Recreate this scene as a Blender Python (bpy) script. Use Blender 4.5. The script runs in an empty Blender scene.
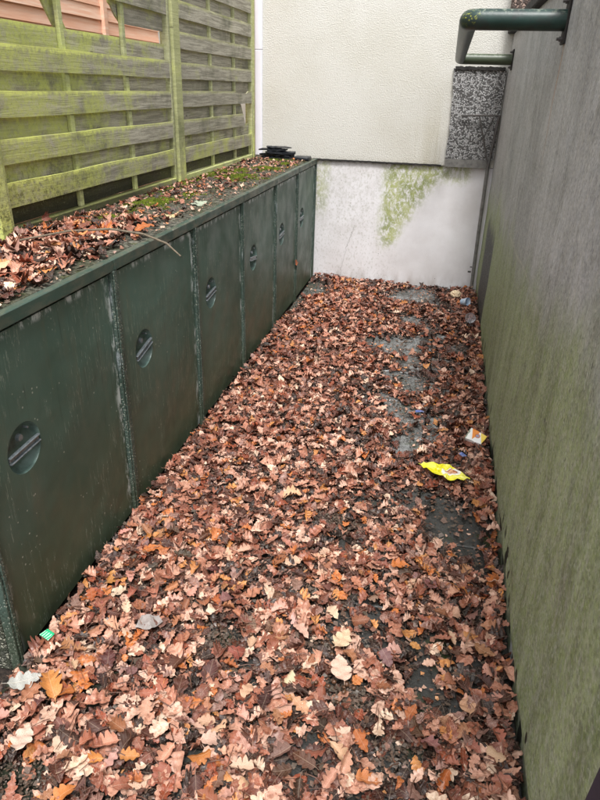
import bpy, bmesh, math, random
import numpy as np
from mathutils import Vector, Matrix, Euler, noise
random.seed(7); RNG = np.random.default_rng(7)
SC = bpy.context.scene
COL = SC.collection
R = math.radians

# ---------------------------------------------------------------- camera, sky, sun, exposure
cam = bpy.data.objects.new('camera', bpy.data.cameras.new('camera')); COL.objects.link(cam)
_F = Vector((-0.17886, 0.87801, -0.44397)); _R = Vector((0.97680, 0.21250, 0.02671)); _U = Vector((-0.11780, 0.42889, 0.89565))
M_ = Matrix((_R, _U, -_F)).transposed().to_4x4(); M_.translation = Vector((1.2152, 0, 1.8)); cam.matrix_world = M_
cam.data.sensor_fit = 'HORIZONTAL'; cam.data.sensor_width = 36; cam.data.lens = 631.1 / 600 * 36
cam.data.clip_start = 0.05; cam.data.clip_end = 3000
SC.camera = cam
w = bpy.data.worlds.new('World'); SC.world = w; w.use_nodes = True
nt = w.node_tree; bg = nt.nodes['Background']
sky = nt.nodes.new('ShaderNodeTexSky'); sky.sky_type = 'NISHITA'; sky.sun_disc = False
SUN_EL, SUN_AZ = R(64), R(166)
sky.sun_elevation = SUN_EL; sky.sun_rotation = SUN_AZ; sky.dust_density = 3.0; sky.air_density = 1.0
hs = nt.nodes.new('ShaderNodeHueSaturation'); hs.inputs['Saturation'].default_value = 0.12
nt.links.new(sky.outputs[0], hs.inputs['Color']); nt.links.new(hs.outputs[0], bg.inputs[0]); bg.inputs[1].default_value = 0.13
sun = bpy.data.objects.new('sun', bpy.data.lights.new('sun', 'SUN')); COL.objects.link(sun)
sun.data.energy = 1.5; sun.data.angle = R(14); sun.data.color = (1, 0.985, 0.965)
sdir = Vector((math.sin(SUN_AZ) * math.cos(SUN_EL), math.cos(SUN_AZ) * math.cos(SUN_EL), math.sin(SUN_EL)))
sun.rotation_euler = sdir.to_track_quat('Z', 'Y').to_euler()
SC.view_settings.view_transform = 'Standard'; SC.view_settings.look = 'None'
SC.view_settings.exposure = 1.12; SC.view_settings.gamma = 1.0
SC.cycles.max_bounces = 6

# ---------------------------------------------------------------- helpers
def srgb(r, g, b):
    f = lambda c: c / 12.92 if c <= 0.04045 else ((c + 0.055) / 1.055) ** 2.4
    return (f(r / 255), f(g / 255), f(b / 255), 1)

class Mat:
    def __init__(s, name):
        s.m = bpy.data.materials.new(name); s.m.use_nodes = True; s.t = s.m.node_tree
        s.b = s.t.nodes['Principled BSDF']; s.L = s.t.links.new
    def n(s, typ, **kw):
        x = s.t.nodes.new(typ)
        for k, v in kw.items(): setattr(x, k, v)
        return x
    def put(s, sock, v):
        if isinstance(v, bpy.types.NodeSocket): s.L(v, sock)
        elif v is not None:
            if hasattr(sock.default_value, '__len__') and not hasattr(v, '__len__'): v = (v,) * len(sock.default_value)
            sock.default_value = v
    def pos(s): return s.n('ShaderNodeNewGeometry').outputs['Position']
    def tc(s, k='Object'): return s.n('ShaderNodeTexCoord').outputs[k]
    def rnd(s): return s.n('ShaderNodeObjectInfo').outputs['Random']
    def mp(s, v, scale=(1, 1, 1), rot=(0, 0, 0), loc=(0, 0, 0)):
        x = s.n('ShaderNodeMapping'); s.L(v, x.inputs[0]); s.put(x.inputs['Scale'], scale); s.put(x.inputs['Rotation'], rot); s.put(x.inputs['Location'], loc)
        return x.outputs[0]
    def vadd(s, a, b):
        x = s.n('ShaderNodeVectorMath', operation='ADD'); s.put(x.inputs[0], a); s.put(x.inputs[1], b); return x.outputs[0]
    def noise(s, v, scale, detail=4, rough=0.55, dist=0.0):
        x = s.n('ShaderNodeTexNoise'); s.L(v, x.inputs['Vector']); x.inputs['Scale'].default_value = scale
        x.inputs['Detail'].default_value = detail; x.inputs['Roughness'].default_value = rough; x.inputs['Distortion'].default_value = dist
        return x.outputs['Fac']
    def vor(s, v, scale, feature='F1', out='Distance'):
        x = s.n('ShaderNodeTexVoronoi', feature=feature); s.L(v, x.inputs['Vector']); x.inputs['Scale'].default_value = scale
        return x.outputs[out]
    def ma(s, op, a, b=None, c=None, clamp=False):
        x = s.n('ShaderNodeMath', operation=op); x.use_clamp = clamp
        s.put(x.inputs[0], a); s.put(x.inputs[1], b); s.put(x.inputs[2], c); return x.outputs[0]
    def mr(s, v, a, b, c=0.0, d=1.0, sm=True):
        x = s.n('ShaderNodeMapRange'); x.interpolation_type = 'SMOOTHSTEP' if sm else 'LINEAR'
        s.put(x.inputs['Value'], v)
        for k, q in zip(('From Min', 'From Max', 'To Min', 'To Max'), (a, b, c, d)): s.put(x.inputs[k], q)
        return x.outputs[0]
    def mix(s, f, a, b, mode='MIX'):
        x = s.n('ShaderNodeMix', data_type='RGBA', blend_type=mode); s.put(x.inputs[0], f); s.put(x.inputs[6], a); s.put(x.inputs[7], b); return x.outputs[2]
    def sep(s, v):
        x = s.n('ShaderNodeSeparateXYZ'); s.L(v, x.inputs[0]); return x.outputs
    def bump(s, h, strength=0.5, dist=0.01, nrm=None):
        x = s.n('ShaderNodeBump'); s.put(x.inputs['Height'], h); x.inputs['Strength'].default_value = strength; x.inputs['Distance'].default_value = dist
        if nrm is not None: s.L(nrm, x.inputs['Normal'])
        return x.outputs[0]
    def out(s, col=None, rough=None, nrm=None, spec=None, metal=None):
        s.put(s.b.inputs['Base Color'], col); s.put(s.b.inputs['Roughness'], rough)
        if nrm is not None: s.L(nrm, s.b.inputs['Normal'])
        s.put(s.b.inputs['Specular IOR Level'], spec); s.put(s.b.inputs['Metallic'], metal)
        return s.m

def link(name, me, mat=None, parent=None, smooth=False, **props):
    o = bpy.data.objects.new(name, me); COL.objects.link(o)
    if mat and not me.materials: me.materials.append(mat)
    if smooth:
        for p in me.polygons: p.use_smooth = True
        me.set_sharp_from_angle(angle=R(42))
    if parent: o.parent = parent
    for k, v in props.items(): o[k] = v
    return o
def empty(name, label, cat, loc=(0, 0, 0), group=None, rz=0):
    o = bpy.data.objects.new(name, None); COL.objects.link(o); o.location = loc; o.rotation_euler.z = rz
    o['label'] = label; o['category'] = cat
    if group: o['group'] = group
    return o
def tag(o, label, cat, group=None):
    o['label'] = label; o['category'] = cat
    if group: o['group'] = group
    return o
def bm_box(bm, lo, hi, mtx=None):
    c = [(lo[0] + hi[0]) / 2, (lo[1] + hi[1]) / 2, (lo[2] + hi[2]) / 2]
    d = [hi[i] - lo[i] for i in range(3)]
    r = bmesh.ops.create_cube(bm, size=1)['verts']
    for v in r: v.co = Vector((v.co.x * d[0] + c[0], v.co.y * d[1] + c[1], v.co.z * d[2] + c[2]))
    if mtx is not None: bmesh.ops.transform(bm, matrix=mtx, verts=r)
    return r
def bevel(bm, w_, seg=2):
    bmesh.ops.bevel(bm, geom=[e for e in bm.edges], offset=w_, segments=seg, affect='EDGES', profile=0.5)
def fin(bm, name='m'):
    bmesh.ops.recalc_face_normals(bm, faces=bm.faces)
    me = bpy.data.meshes.new(name); bm.to_mesh(me); bm.free(); return me
def box(name, lo, hi, mat, parent=None, bev=0.002, **props):
    bm = bmesh.new(); bm_box(bm, lo, hi)
    if bev: bevel(bm, bev, 1)
    return link(name, fin(bm, name), mat, parent, **props)
def tube_mesh(pts, rad, seg=12, name='tube', cap=True):
    """swept tube through points; rad a number or a list"""
    pts = [Vector(p) for p in pts]; n = len(pts)
    rad = rad if hasattr(rad, '__len__') else [rad] * n
    bm = bmesh.new(); rings = []; up = None
    for i, p in enumerate(pts):
        t = (pts[min(i + 1, n - 1)] - pts[max(i - 1, 0)]).normalized()
        if up is None: up = t.orthogonal().normalized()
        up = (up - t * up.dot(t)).normalized(); sd = t.cross(up)
        rings.append([bm.verts.new(p + (up * math.cos(a) + sd * math.sin(a)) * rad[i]) for a in [2 * math.pi * k / seg for k in range(seg)]])
    for a, b in zip(rings, rings[1:]):
        for k in range(seg): bm.faces.new((a[k], a[(k + 1) % seg], b[(k + 1) % seg], b[k]))
    if cap: bm.faces.new(rings[0][::-1]); bm.faces.new(rings[-1])
    return fin(bm, name)
def np_mesh(name, V, Fq, col=None, uv=None, smooth=True):
    """V (n,3), Fq (m,k) all polygons with k corners"""
    me = bpy.data.meshes.new(name); k = Fq.shape[1]
    me.vertices.add(len(V)); me.vertices.foreach_set('co', V.astype(np.float32).ravel())
    me.loops.add(Fq.size); me.loops.foreach_set('vertex_index', Fq.astype(np.int32).ravel())
    me.polygons.add(len(Fq)); me.polygons.foreach_set('loop_start', np.arange(0, Fq.size, k, dtype=np.int32))
    if smooth: me.polygons.foreach_set('use_smooth', np.ones(len(Fq), bool))
    if col is not None:
        a = me.attributes.new('leaf_col', 'FLOAT_COLOR', 'POINT'); a.data.foreach_set('color', col.astype(np.float32).ravel())
    if uv is not None:
        a = me.attributes.new('leaf_uv', 'FLOAT_VECTOR', 'POINT'); a.data.foreach_set('vector', uv.astype(np.float32).ravel())
    me.update(calc_edges=True); me.validate()
    return me
def smooth01(a, b, x):
    t = min(1, max(0, (x - a) / (b - a))); return t * t * (3 - 2 * t)

# ---------------------------------------------------------------- layout constants (metres)
YB = 6.451                               # face of the end wall
def WX(y): return 1.6252 + 0.0063 * y    # face of the right wall
Y0 = 1.302
DIV = [1.302, 2.2305, 3.1207, 3.9697, 4.8441, 5.6131, 6.432]
HC = 1.183                               # top of the locker row

# ---------------------------------------------------------------- materials
def m_stucco():
    m = Mat('cream_render'); p = m.pos()
    big = m.noise(p, 1.3, 5, 0.6); fine = m.noise(p, 85, 3, 0.6); cell = m.vor(p, 105)
    z = m.sep(p)[2]; x = m.sep(p)[0]
    c = m.mix(m.mr(big, .35, .7), srgb(212, 210, 203), srgb(203, 200, 190))
    run = m.noise(m.mp(p, (6, 6, .5)), 1.6, 4, .6)
    rt = m.ma('MULTIPLY', m.mr(x, 0.75, 1.25), m.mr(z, 1.9, 1.3))
    c = m.mix(m.ma('MULTIPLY', m.mr(run, .38, .62), m.ma('MULTIPLY', rt, .6)), c, srgb(168, 160, 134))
    lt = m.ma('MULTIPLY', m.mr(z, 1.235, 1.17), .5)
    c = m.mix(m.ma('MULTIPLY', lt, m.mr(fine, .4, .6)), c, srgb(150, 145, 125))
    c = m.mix(m.ma('MULTIPLY', m.mr(fine, .5, .7), .18), c, srgb(150, 140, 115))
    h = m.ma('ADD', m.ma('MULTIPLY', cell, 1.0), m.ma('MULTIPLY', fine, .8))
    return m.out(c, .9, m.bump(h, 0.5, 0.005), .2)
def m_plinth():
    m = Mat('painted_plinth'); p = m.pos(); X, Y, Z = m.sep(p)
    c = m.mix(m.mr(m.noise(p, 2.2, 5, .6), .3, .75), srgb(238, 236, 238), srgb(218, 214, 214))
    # worn, mottled paint at the upper left
    ridg = m.noise(p, 22, 7, .8, .5)
    wear = m.ma('MULTIPLY', m.mr(ridg, .5, .56), m.ma('MULTIPLY', m.mr(X, 1.0, .35), m.mr(Z, .15, .9)))
    c = m.mix(m.ma('MULTIPLY', wear, .42), c, srgb(186, 184, 176))
    ridg2 = m.noise(m.mp(p, (1, 1, .6)), 55, 5, .75, .3)
    c = m.mix(m.ma('MULTIPLY', m.ma('MULTIPLY', m.mr(ridg2, .53, .6), .35), m.mr(X, 1.0, .6)), c, srgb(158, 155, 140))
    # algae running down from the ledge, its own wedge shape
    zz = m.ma('ADD', Z, m.ma('MULTIPLY', m.ma('SUBTRACT', m.noise(p, 3.5, 5, .65), .5), .35))
    xl = m.ma('SUBTRACT', X, .62)
    xr = m.ma('SUBTRACT', m.ma('ADD', .74, m.ma('MULTIPLY', m.ma('SUBTRACT', zz, .25), .62)), X)
    wedge = m.ma('MULTIPLY', m.mr(xl, -.06, .14), m.mr(xr, -.06, .16))
    wedge = m.ma('MULTIPLY', wedge, m.mr(zz, .2, .5))
    topb = m.ma('MULTIPLY', m.mr(zz, .9, 1.12), m.ma('MULTIPLY', m.mr(X, .55, .75), m.mr(X, 1.55, 1.4)))
    left = m.ma('MULTIPLY', m.ma('MULTIPLY', m.mr(X, .2, .08), m.mr(zz, .55, .85)), .6)
    alg = m.ma('MAXIMUM', m.ma('MAXIMUM', wedge, m.ma('MULTIPLY', topb, .8)), left)
    br = m.noise(m.mp(p, (1, 1, .7)), 34, 7, .8, .4)
    alg = m.ma('MULTIPLY', alg, m.mr(br, .34, .54, .2, 1))
    alg = m.mr(m.ma('ADD', alg, m.ma('MULTIPLY', m.ma('SUBTRACT', m.noise(m.mp(p, (1, 1, .3)), 9, 7, .75), .5), .8)), .02, 1.0)
    gcol = m.mix(m.mr(m.noise(p, 8, 4), .35, .65), srgb(128, 138, 66), srgb(168, 174, 104))
    c = m.mix(m.ma('MULTIPLY', m.ma('MULTIPLY', alg, 1.0), m.mr(br, .36, .58, .25, .92)), c, gcol)
    low = m.ma('MULTIPLY', m.mr(Z, .2, 0), m.mr(m.noise(m.mp(p, (3, 3, 1)), 4, 4), .35, .7))
    c = m.mix(m.ma('MULTIPLY', low, .5), c, srgb(150, 132, 118))
    # thin crack
    ck = m.ma('ABSOLUTE', m.ma('SUBTRACT', m.ma('SUBTRACT', X, m.ma('ADD', .26, m.ma('MULTIPLY', Z, .26))), m.ma('MULTIPLY', m.ma('SUBTRACT', m.noise(p, 7, 4), .5), .12)))
    ckm = m.ma('MULTIPLY', m.mr(ck, .004, .001), m.mr(Z, .62, .5))
    c = m.mix(m.ma('MULTIPLY', ckm, .45), c, srgb(110, 105, 100))
    spots = m.mr(m.vor(p, 7), .035, .02)
    c = m.mix(m.ma('MULTIPLY', spots, .7), c, srgb(80, 75, 70))
    h = m.ma('ADD', m.ma('MULTIPLY', ridg, .6), m.ma('MULTIPLY', br, .3)); h = m.ma('SUBTRACT', h, m.ma('MULTIPLY', ckm, 1.2))
    return m.out(c, .72, m.bump(h, .35, .008), .3)
def m_pebble(name, lightc, darkc, scale, frac=.5, bumpd=.010, rough=.8):
    m = Mat(name); p = m.pos(); pw = m.vadd(p, m.mp(p, (0, 0, 0)))
    v = m.n('ShaderNodeTexVoronoi', feature='F1'); m.L(p, v.inputs['Vector']); v.inputs['Scale'].default_value = scale; v.inputs['Randomness'].default_value = 1
    r = m.sep(v.outputs['Color'])[0]
    edge = m.vor(p, scale, 'DISTANCE_TO_EDGE')
    isl = m.ma('MULTIPLY', m.mr(r, frac - .08, frac + .08), m.mr(edge, .03, .12))
    c = m.mix(isl, darkc, lightc)
    g2 = m.sep(v.outputs['Color'])[1]
    c = m.mix(m.ma('MULTIPLY', g2, .3), c, srgb(120, 116, 112))
    h = m.ma('ADD', m.ma('MULTIPLY', isl, .6), m.ma('MULTIPLY', m.mr(edge, 0, .25), .6))
    return m.out(c, rough, m.bump(h, .9, bumpd), .4)
def m_rightwall():
    m = Mat('algae_stained_concrete'); p = m.pos(); X, Y, Z = m.sep(p)
    c = m.mix(m.mr(m.noise(p, 2.2, 6, .65), .3, .7), srgb(158, 160, 162), srgb(200, 202, 204))
    st = m.noise(m.mp(p, (1, 5.0, .22)), 3.0, 5, .6)
    st2 = m.noise(m.mp(p, (1, 16.0, .35)), 3.0, 5, .65)
    c = m.mix(m.ma('MULTIPLY', m.mr(st, .42, .74), .36), c, srgb(98, 94, 90))
    c = m.mix(m.ma('MULTIPLY', m.mr(st2, .46, .78), .28), c, srgb(134, 126, 110))
    c = m.mix(m.ma('MULTIPLY', m.mr(m.noise(m.mp(p, (1, 9, .3), loc=(0, 3, 5)), 3, 4), .55, .8), .4), c, srgb(186, 183, 178))
    # pale, cleaner band at the far end, high up
    pale = m.ma('MULTIPLY', m.mr(Y, 4.7, 5.8), m.mr(Z, 1.0, 1.35))
    c = m.mix(m.ma('MULTIPLY', pale, .75), c, srgb(186, 183, 184))
    # horizontal pour joint and green algae below it
    zz = m.ma('ADD', Z, m.ma('MULTIPLY', m.ma('SUBTRACT', m.noise(m.mp(p, (1, 1.8, .9)), 1.6, 6, .6), .5), .7))
    g = m.mr(m.ma('SUBTRACT', zz, m.mr(Y, 3.5, 1.0, 0, .2)), 1.2, .84)
    g = m.ma('MULTIPLY', g, m.mr(m.noise(m.mp(p, (1, 1, .7)), 38, 5, .7), .3, .62, .62, 1))
    gc = m.mix(m.mr(m.noise(m.mp(p, (1, 2.4, .5)), 3, 6, .6), .35, .65), srgb(128, 146, 84), srgb(168, 184, 128))
    gc = m.mix(m.ma('MULTIPLY', m.mr(m.noise(m.mp(p, (1, 5, .5)), 2, 4), .5, .75), .4), gc, srgb(134, 136, 108))
    farg = m.ma('MULTIPLY', m.mr(Y, 3.4, 4.7), m.mr(zz, 1.1, .8))
    gc = m.mix(m.ma('MULTIPLY', farg, .6), gc, srgb(128, 148, 54))
    c = m.mix(m.ma('MULTIPLY', g, .93), c, gc)
    jt = m.ma('ABSOLUTE', m.ma('SUBTRACT', m.ma('SUBTRACT', Z, 1.045), m.ma('MULTIPLY', m.ma('SUBTRACT', m.noise(p, 3, 3), .5), .05)))
    jm = m.ma('MULTIPLY', m.mr(jt, .010, .003), m.ma('MULTIPLY', m.mr(Y, 2.0, 2.8), m.mr(m.noise(p, 5, 3), .38, .55)))
    c = m.mix(m.ma('MULTIPLY', jm, .6), c, srgb(190, 188, 172))
    # near-black patch low down near the corner
    ed = m.ma('MULTIPLY', m.ma('SUBTRACT', m.noise(m.mp(p, (1, 3, 1.2)), 5, 4), .5), .22)
    t1 = m.ma('MULTIPLY', m.mr(m.ma('ADD', Y, ed), 5.0, 5.12), m.mr(m.ma('ADD', Y, ed), 6.05, 5.85))
    t2 = m.mr(m.ma('ADD', Z, ed), .9, .7)
    # spalled holes just above the foot and a damp foot band
    hv = m.vor(m.mp(p, (1, 1, .5)), 12)
    hole = m.ma('MULTIPLY', m.mr(m.ma('ADD', hv, m.ma('MULTIPLY', m.noise(p, 45, 3), .25)), .42, .34), m.ma('MULTIPLY', m.mr(Z, .26, .16), m.mr(m.noise(p, 3.3, 3), .44, .52)))
    ftb = m.ma('MULTIPLY', m.mr(Z, .11, .07), m.mr(Y, 5, 4))
    c = m.mix(m.ma('MULTIPLY', ftb, .5), c, srgb(116, 122, 104))
    dd = m.n('ShaderNodeVectorMath', operation='DISTANCE'); m.L(p, dd.inputs[0]); dd.inputs[1].default_value = (WX(1.72), 1.72, .04)
    c = m.mix(m.mr(m.ma('ADD', dd.outputs['Value'], m.ma('MULTIPLY', m.noise(p, 30, 3), .05)), .085, .06), c, srgb(225, 228, 225))
    mot = m.noise(p, 7, 7, .72); c = m.mix(m.ma('MULTIPLY', m.mr(mot, .5, .7), .45), c, srgb(86, 88, 74))
    # fine grain + pits
    gr = m.noise(p, 75, 7, .85); gm_ = m.noise(m.mp(p, (1, 1, .6)), 48, 5, .7)
    c = m.mix(m.ma('MULTIPLY', m.mr(gm_, .42, .66), .38), c, srgb(186, 184, 170))
    c = m.mix(m.ma('MULTIPLY', m.mr(gr, .4, .62), .55), c, m.mix(.5, c, (0, 0, 0, 1)))
    pit = m.ma('MULTIPLY', m.mr(m.vor(m.mp(p, (1, 1, .5)), 16), .09, .05), m.mr(m.noise(p, 2, 2), .55, .62))
    c = m.mix(m.ma('MULTIPLY', pit, .8), c, srgb(30, 30, 26))
    c = m.mix(m.ma('MULTIPLY', m.ma('MULTIPLY', t1, t2), .95), c, srgb(20, 20, 25))
    sg = m.sep(m.vor(p, 120, 'F1', 'Color')); sg2 = m.sep(m.vor(p, 55, 'F1', 'Color'))
    c = m.mix(m.ma('MULTIPLY', m.mr(sg[0], .55, 1), .42), c, m.mix(.62, c, (.02, .02, .015, 1)))
    c = m.mix(m.ma('MULTIPLY', m.mr(sg[1], .72, 1), .34), c, m.mix(.5, c, (.8, .8, .72, 1)))
    c = m.mix(m.ma('MULTIPLY', m.mr(sg2[0], .8, .95), .22), c, m.mix(.6, c, (.03, .03, .02, 1)))
    yn = m.ma('MULTIPLY', m.ma('SUBTRACT', m.noise(p, 18, 5, .8), .5), .13)
    for (hy, hz, ry_, rz_) in ((1.40, .05, .030, .05), (1.56, .10, .02, .035), (1.63, .03, .035, .055), (1.83, .08, .022, .05), (1.97, .02, .03, .04), (2.12, .13, .025, .06), (2.2, .05, .05, .05), (2.42, .09, .03, .04), (2.75, .06, .05, .06), (1.30, .16, .014, .02), (3.1, .04, .06, .05)):
        ev = m.ma('ADD', m.ma('POWER', m.ma('ABSOLUTE', m.ma('MULTIPLY', m.ma('SUBTRACT', Y, hy), 1 / ry_)), 2), m.ma('POWER', m.ma('ABSOLUTE', m.ma('MULTIPLY', m.ma('SUBTRACT', Z, hz), 1 / rz_)), 2))
        hole = m.ma('MAXIMUM', hole, m.mr(m.ma('ADD', ev, m.ma('MULTIPLY', yn, 22)), 1.1, .7))
    c = m.mix(m.ma('MULTIPLY', hole, .95), c, srgb(26, 25, 20))
    # rust run under the pipe flange
    ry = m.ma('ABSOLUTE', m.ma('SUBTRACT', Y, m.ma('ADD', 3.19, m.ma('MULTIPLY', m.ma('SUBTRACT', m.noise(p, 6, 2), .5), .03))))
    rm = m.ma('MULTIPLY', m.mr(ry, .016, .003), m.ma('MULTIPLY', m.mr(Z, 1.35, 1.9), m.mr(Z, 2.0, 1.98)))
    c = m.mix(m.ma('MULTIPLY', rm, .75), c, srgb(176, 140, 112))
    h = m.ma('ADD', m.ma('MULTIPLY', gr, .35), m.ma('MULTIPLY', m.noise(p, 30, 5, .7), .8)); h = m.ma('SUBTRACT', h, m.ma('MULTIPLY', m.ma('ADD', hole, pit), 1.5))
    return m.out(c, .62, m.bump(h, .5, .006), .35)
def m_wood(name, a, b, green, gamt=.6, zg=True):
    m = Mat(name); p = m.pos(); rn = m.rnd()
    off = m.n('ShaderNodeCombineXYZ'); m.put(off.inputs[0], m.ma('MULTIPLY', rn, 9)); m.put(off.inputs[1], m.ma('MULTIPLY', rn, 17)); m.put(off.inputs[2], m.ma('MULTIPLY', rn, 5))
    q = m.vadd(p, off.outputs[0]); X, Y, Z = m.sep(p)
    gr = m.noise(m.mp(q, (3, 1.2, 26)), 3.2, 6, .65, .6)
    gr2 = m.noise(m.mp(q, (3, 2, 90)), 3.0, 4, .7)
    c = m.mix(m.mr(gr, .36, .64), a, b)
    c = m.mix(m.ma('MULTIPLY', rn, .35), c, srgb(128, 124, 112))
    c = m.mix(m.ma('MULTIPLY', m.mr(gr2, .5, .7), .3), c, srgb(78, 75, 62))
    blot = m.noise(q, 5.5, 6, .7); sp = m.noise(q, 45, 4, .75)
    near = m.ma('MAXIMUM', m.mr(Y, 4.6, 2.4), m.ma('MULTIPLY', m.mr(Z, 1.7, 1.2), .7))
    gm = m.ma('MULTIPLY', m.mr(m.ma('ADD', blot, m.ma('MULTIPLY', m.ma('SUBTRACT', near, .5), .3)), .42, .66), gamt)
    gm = m.ma('MULTIPLY', gm, m.mr(sp, .3, .6, .35, 1))
    c = m.mix(m.ma('MULTIPLY', m.mr(m.noise(q, 2.6, 5, .6), .5, .68), .55), c, srgb(74, 78, 56)); c = m.mix(gm, c, green)
    c = m.mix(m.ma('MULTIPLY', m.mr(m.noise(q, 90, 6, .85), .53, .66), .5), c, srgb(66, 66, 46))
    lich = m.ma('MULTIPLY', m.mr(m.noise(q, 75, 3, .6), .60, .66), m.ma('ADD', m.ma('MULTIPLY', near, .8), .2))
    c = m.mix(m.ma('MULTIPLY', lich, .5), c, srgb(178, 182, 140))
    kn = m.mr(m.vor(m.mp(q, (1, 1.4, 4)), 2.1), .07, .03)
    c = m.mix(m.ma('MULTIPLY', kn, .6), c, srgb(58, 50, 38))
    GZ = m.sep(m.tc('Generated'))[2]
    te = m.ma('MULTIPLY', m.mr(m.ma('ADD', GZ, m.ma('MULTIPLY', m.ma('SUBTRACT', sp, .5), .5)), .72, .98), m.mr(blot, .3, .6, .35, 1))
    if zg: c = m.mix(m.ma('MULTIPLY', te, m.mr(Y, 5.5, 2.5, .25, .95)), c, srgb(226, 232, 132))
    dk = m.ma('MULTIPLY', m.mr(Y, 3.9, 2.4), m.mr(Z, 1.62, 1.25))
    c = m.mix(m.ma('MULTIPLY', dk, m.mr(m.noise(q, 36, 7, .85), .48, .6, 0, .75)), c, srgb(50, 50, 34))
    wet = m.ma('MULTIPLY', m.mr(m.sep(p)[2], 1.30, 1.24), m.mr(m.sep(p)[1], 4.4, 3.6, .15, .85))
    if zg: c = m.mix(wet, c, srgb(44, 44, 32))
    h = m.ma('ADD', gr, m.ma('MULTIPLY', gr2, .6)); h = m.ma('ADD', h, m.ma('MULTIPLY', sp, .5))
    return m.out(c, .85, m.bump(h, .55, .004), .25)
def m_green_paint(name='dark_green_paint', door=False):
    m = Mat(name); p = m.pos(); X, Y, Z = m.sep(p); rn = m.rnd()
    c = m.mix(m.mr(m.noise(p, 1.4, 4, .6), .3, .7), srgb(60, 82, 70), srgb(80, 104, 93)) if door else m.mix(m.mr(m.noise(p, 1.4, 4, .6), .3, .7), srgb(48, 66, 57), srgb(62, 82, 73))
    lowm = m.ma('MULTIPLY', m.mr(m.ma('ADD', Z, m.ma('MULTIPLY', m.noise(p, 2.5, 4), .5)), .95, .2), .75)
    c = m.mix(lowm, c, srgb(74, 80, 54))
    if not door: c = m.mix(m.ma('MULTIPLY', m.mr(m.noise(m.mp(p, (3, 1, 3)), 9, 5, .7), .42, .6), m.mr(Y, 1.2, 3.2, .35, .8)), c, srgb(100, 98, 84))
    c = m.mix(m.ma('MULTIPLY', m.mr(m.noise(m.mp(p, (1, 5, .5)), 3, 5, .6), .52, .72), .35), c, srgb(92, 96, 78))
    if door:
        G = m.sep(m.tc('Generated'))
        er = m.ma('ADD', m.mr(G[1], .94, .99), m.mr(G[2], .972, .992))
        er = m.ma('ADD', er, m.ma('MULTIPLY', m.mr(G[1], .03, .006), .5))
        er = m.ma('MULTIPLY', er, m.mr(m.noise(m.mp(p, (9, 9, 3.5)), 2.6, 6, .75), .49, .60))
        c = m.mix(m.ma('MULTIPLY', er, .9, clamp=True), c, srgb(196, 204, 202))
        sc = m.noise(m.mp(p, (1, 26, 1.6), rot=(R(52), 0, 0)), 3.2, 3, .5)
        sm = m.ma('MULTIPLY', m.mr(m.ma('ABSOLUTE', m.ma('SUBTRACT', sc, .60)), .012, .002), m.mr(m.noise(p, 3.2, 2), .46, .56))
        c = m.mix(m.ma('MULTIPLY', sm, .75), c, srgb(150, 160, 146))
        drip = m.ma('MULTIPLY', m.mr(m.noise(m.mp(p, (1, 22, .7)), 3, 4, .7), .58, .68), m.mr(m.noise(p, 1.7, 3), .42, .6)); c = m.mix(m.ma('MULTIPLY', drip, .45), c, srgb(34, 40, 34))
        scuf = m.ma('MULTIPLY', m.mr(m.noise(m.mp(p, (1, 3, 1.2)), 5, 8, .85), .56, .66), m.mr(m.noise(p, 1.6, 2), .42, .54)); c = m.mix(m.ma('MULTIPLY', scuf, .5), c, srgb(128, 136, 122))
        rst = m.ma('MULTIPLY', m.mr(m.noise(p, 26, 5, .8), .66, .7), m.mr(Z, .5, .05)); c = m.mix(m.ma('MULTIPLY', rst, .7), c, srgb(112, 66, 40))
        mud = m.ma('MULTIPLY', m.mr(m.noise(p, 4.5, 6, .7), .56, .72), m.mr(Z, .75, .1))
        mud = m.ma('MULTIPLY', mud, m.mr(Y, 3.8, 5.2, .25, 1))
        c = m.mix(m.ma('MULTIPLY', mud, .6), c, srgb(120, 124, 98))
    chips = m.ma('MULTIPLY', m.mr(m.vor(p, 38), .16, .1), m.mr(m.noise(p, 5, 3), .54, .62))
    c = m.mix(m.ma('MULTIPLY', chips, .8), c, srgb(168, 172, 160))
    h = m.ma('ADD', m.ma('MULTIPLY', m.noise(p, 3.2, 2), 4.0), m.ma('MULTIPLY', m.noise(p, 120, 2), .08))
    r = m.mr(m.noise(p, 6, 4), .3, .7, .38, .58)
    return m.out(c, r, m.bump(h, .35, .01), .45)
def m_post():
    m = Mat('post_green_paint'); p = m.pos(); X, Y, Z = m.sep(p)
    c = m.mix(m.mr(m.noise(p, 3, 4), .3, .7), srgb(56, 72, 64), srgb(76, 92, 84))
    sp = m.vor(m.mp(p, (1, 1, .8)), 120)
    on = m.mr(m.noise(p, 9, 4), .36, .5)
    c = m.mix(m.ma('MULTIPLY', m.ma('MULTIPLY', m.mr(sp, .34, .24), on), .75), c, srgb(166, 170, 158))
    wh = m.ma('MULTIPLY', m.mr(m.noise(m.mp(p, (8, 8, 2)), 2.4, 5, .7), .56, .68), m.mr(Z, .5, .8))
    c = m.mix(m.ma('MULTIPLY', wh, .6), c, srgb(170, 178, 182))
    c = m.mix(m.mr(Z, .3, .05, 0, .5), c, srgb(64, 66, 44))
    return m.out(c, .5, m.bump(m.ma('ADD', sp, m.noise(p, 40, 3)), .5, .004), .4)
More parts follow.
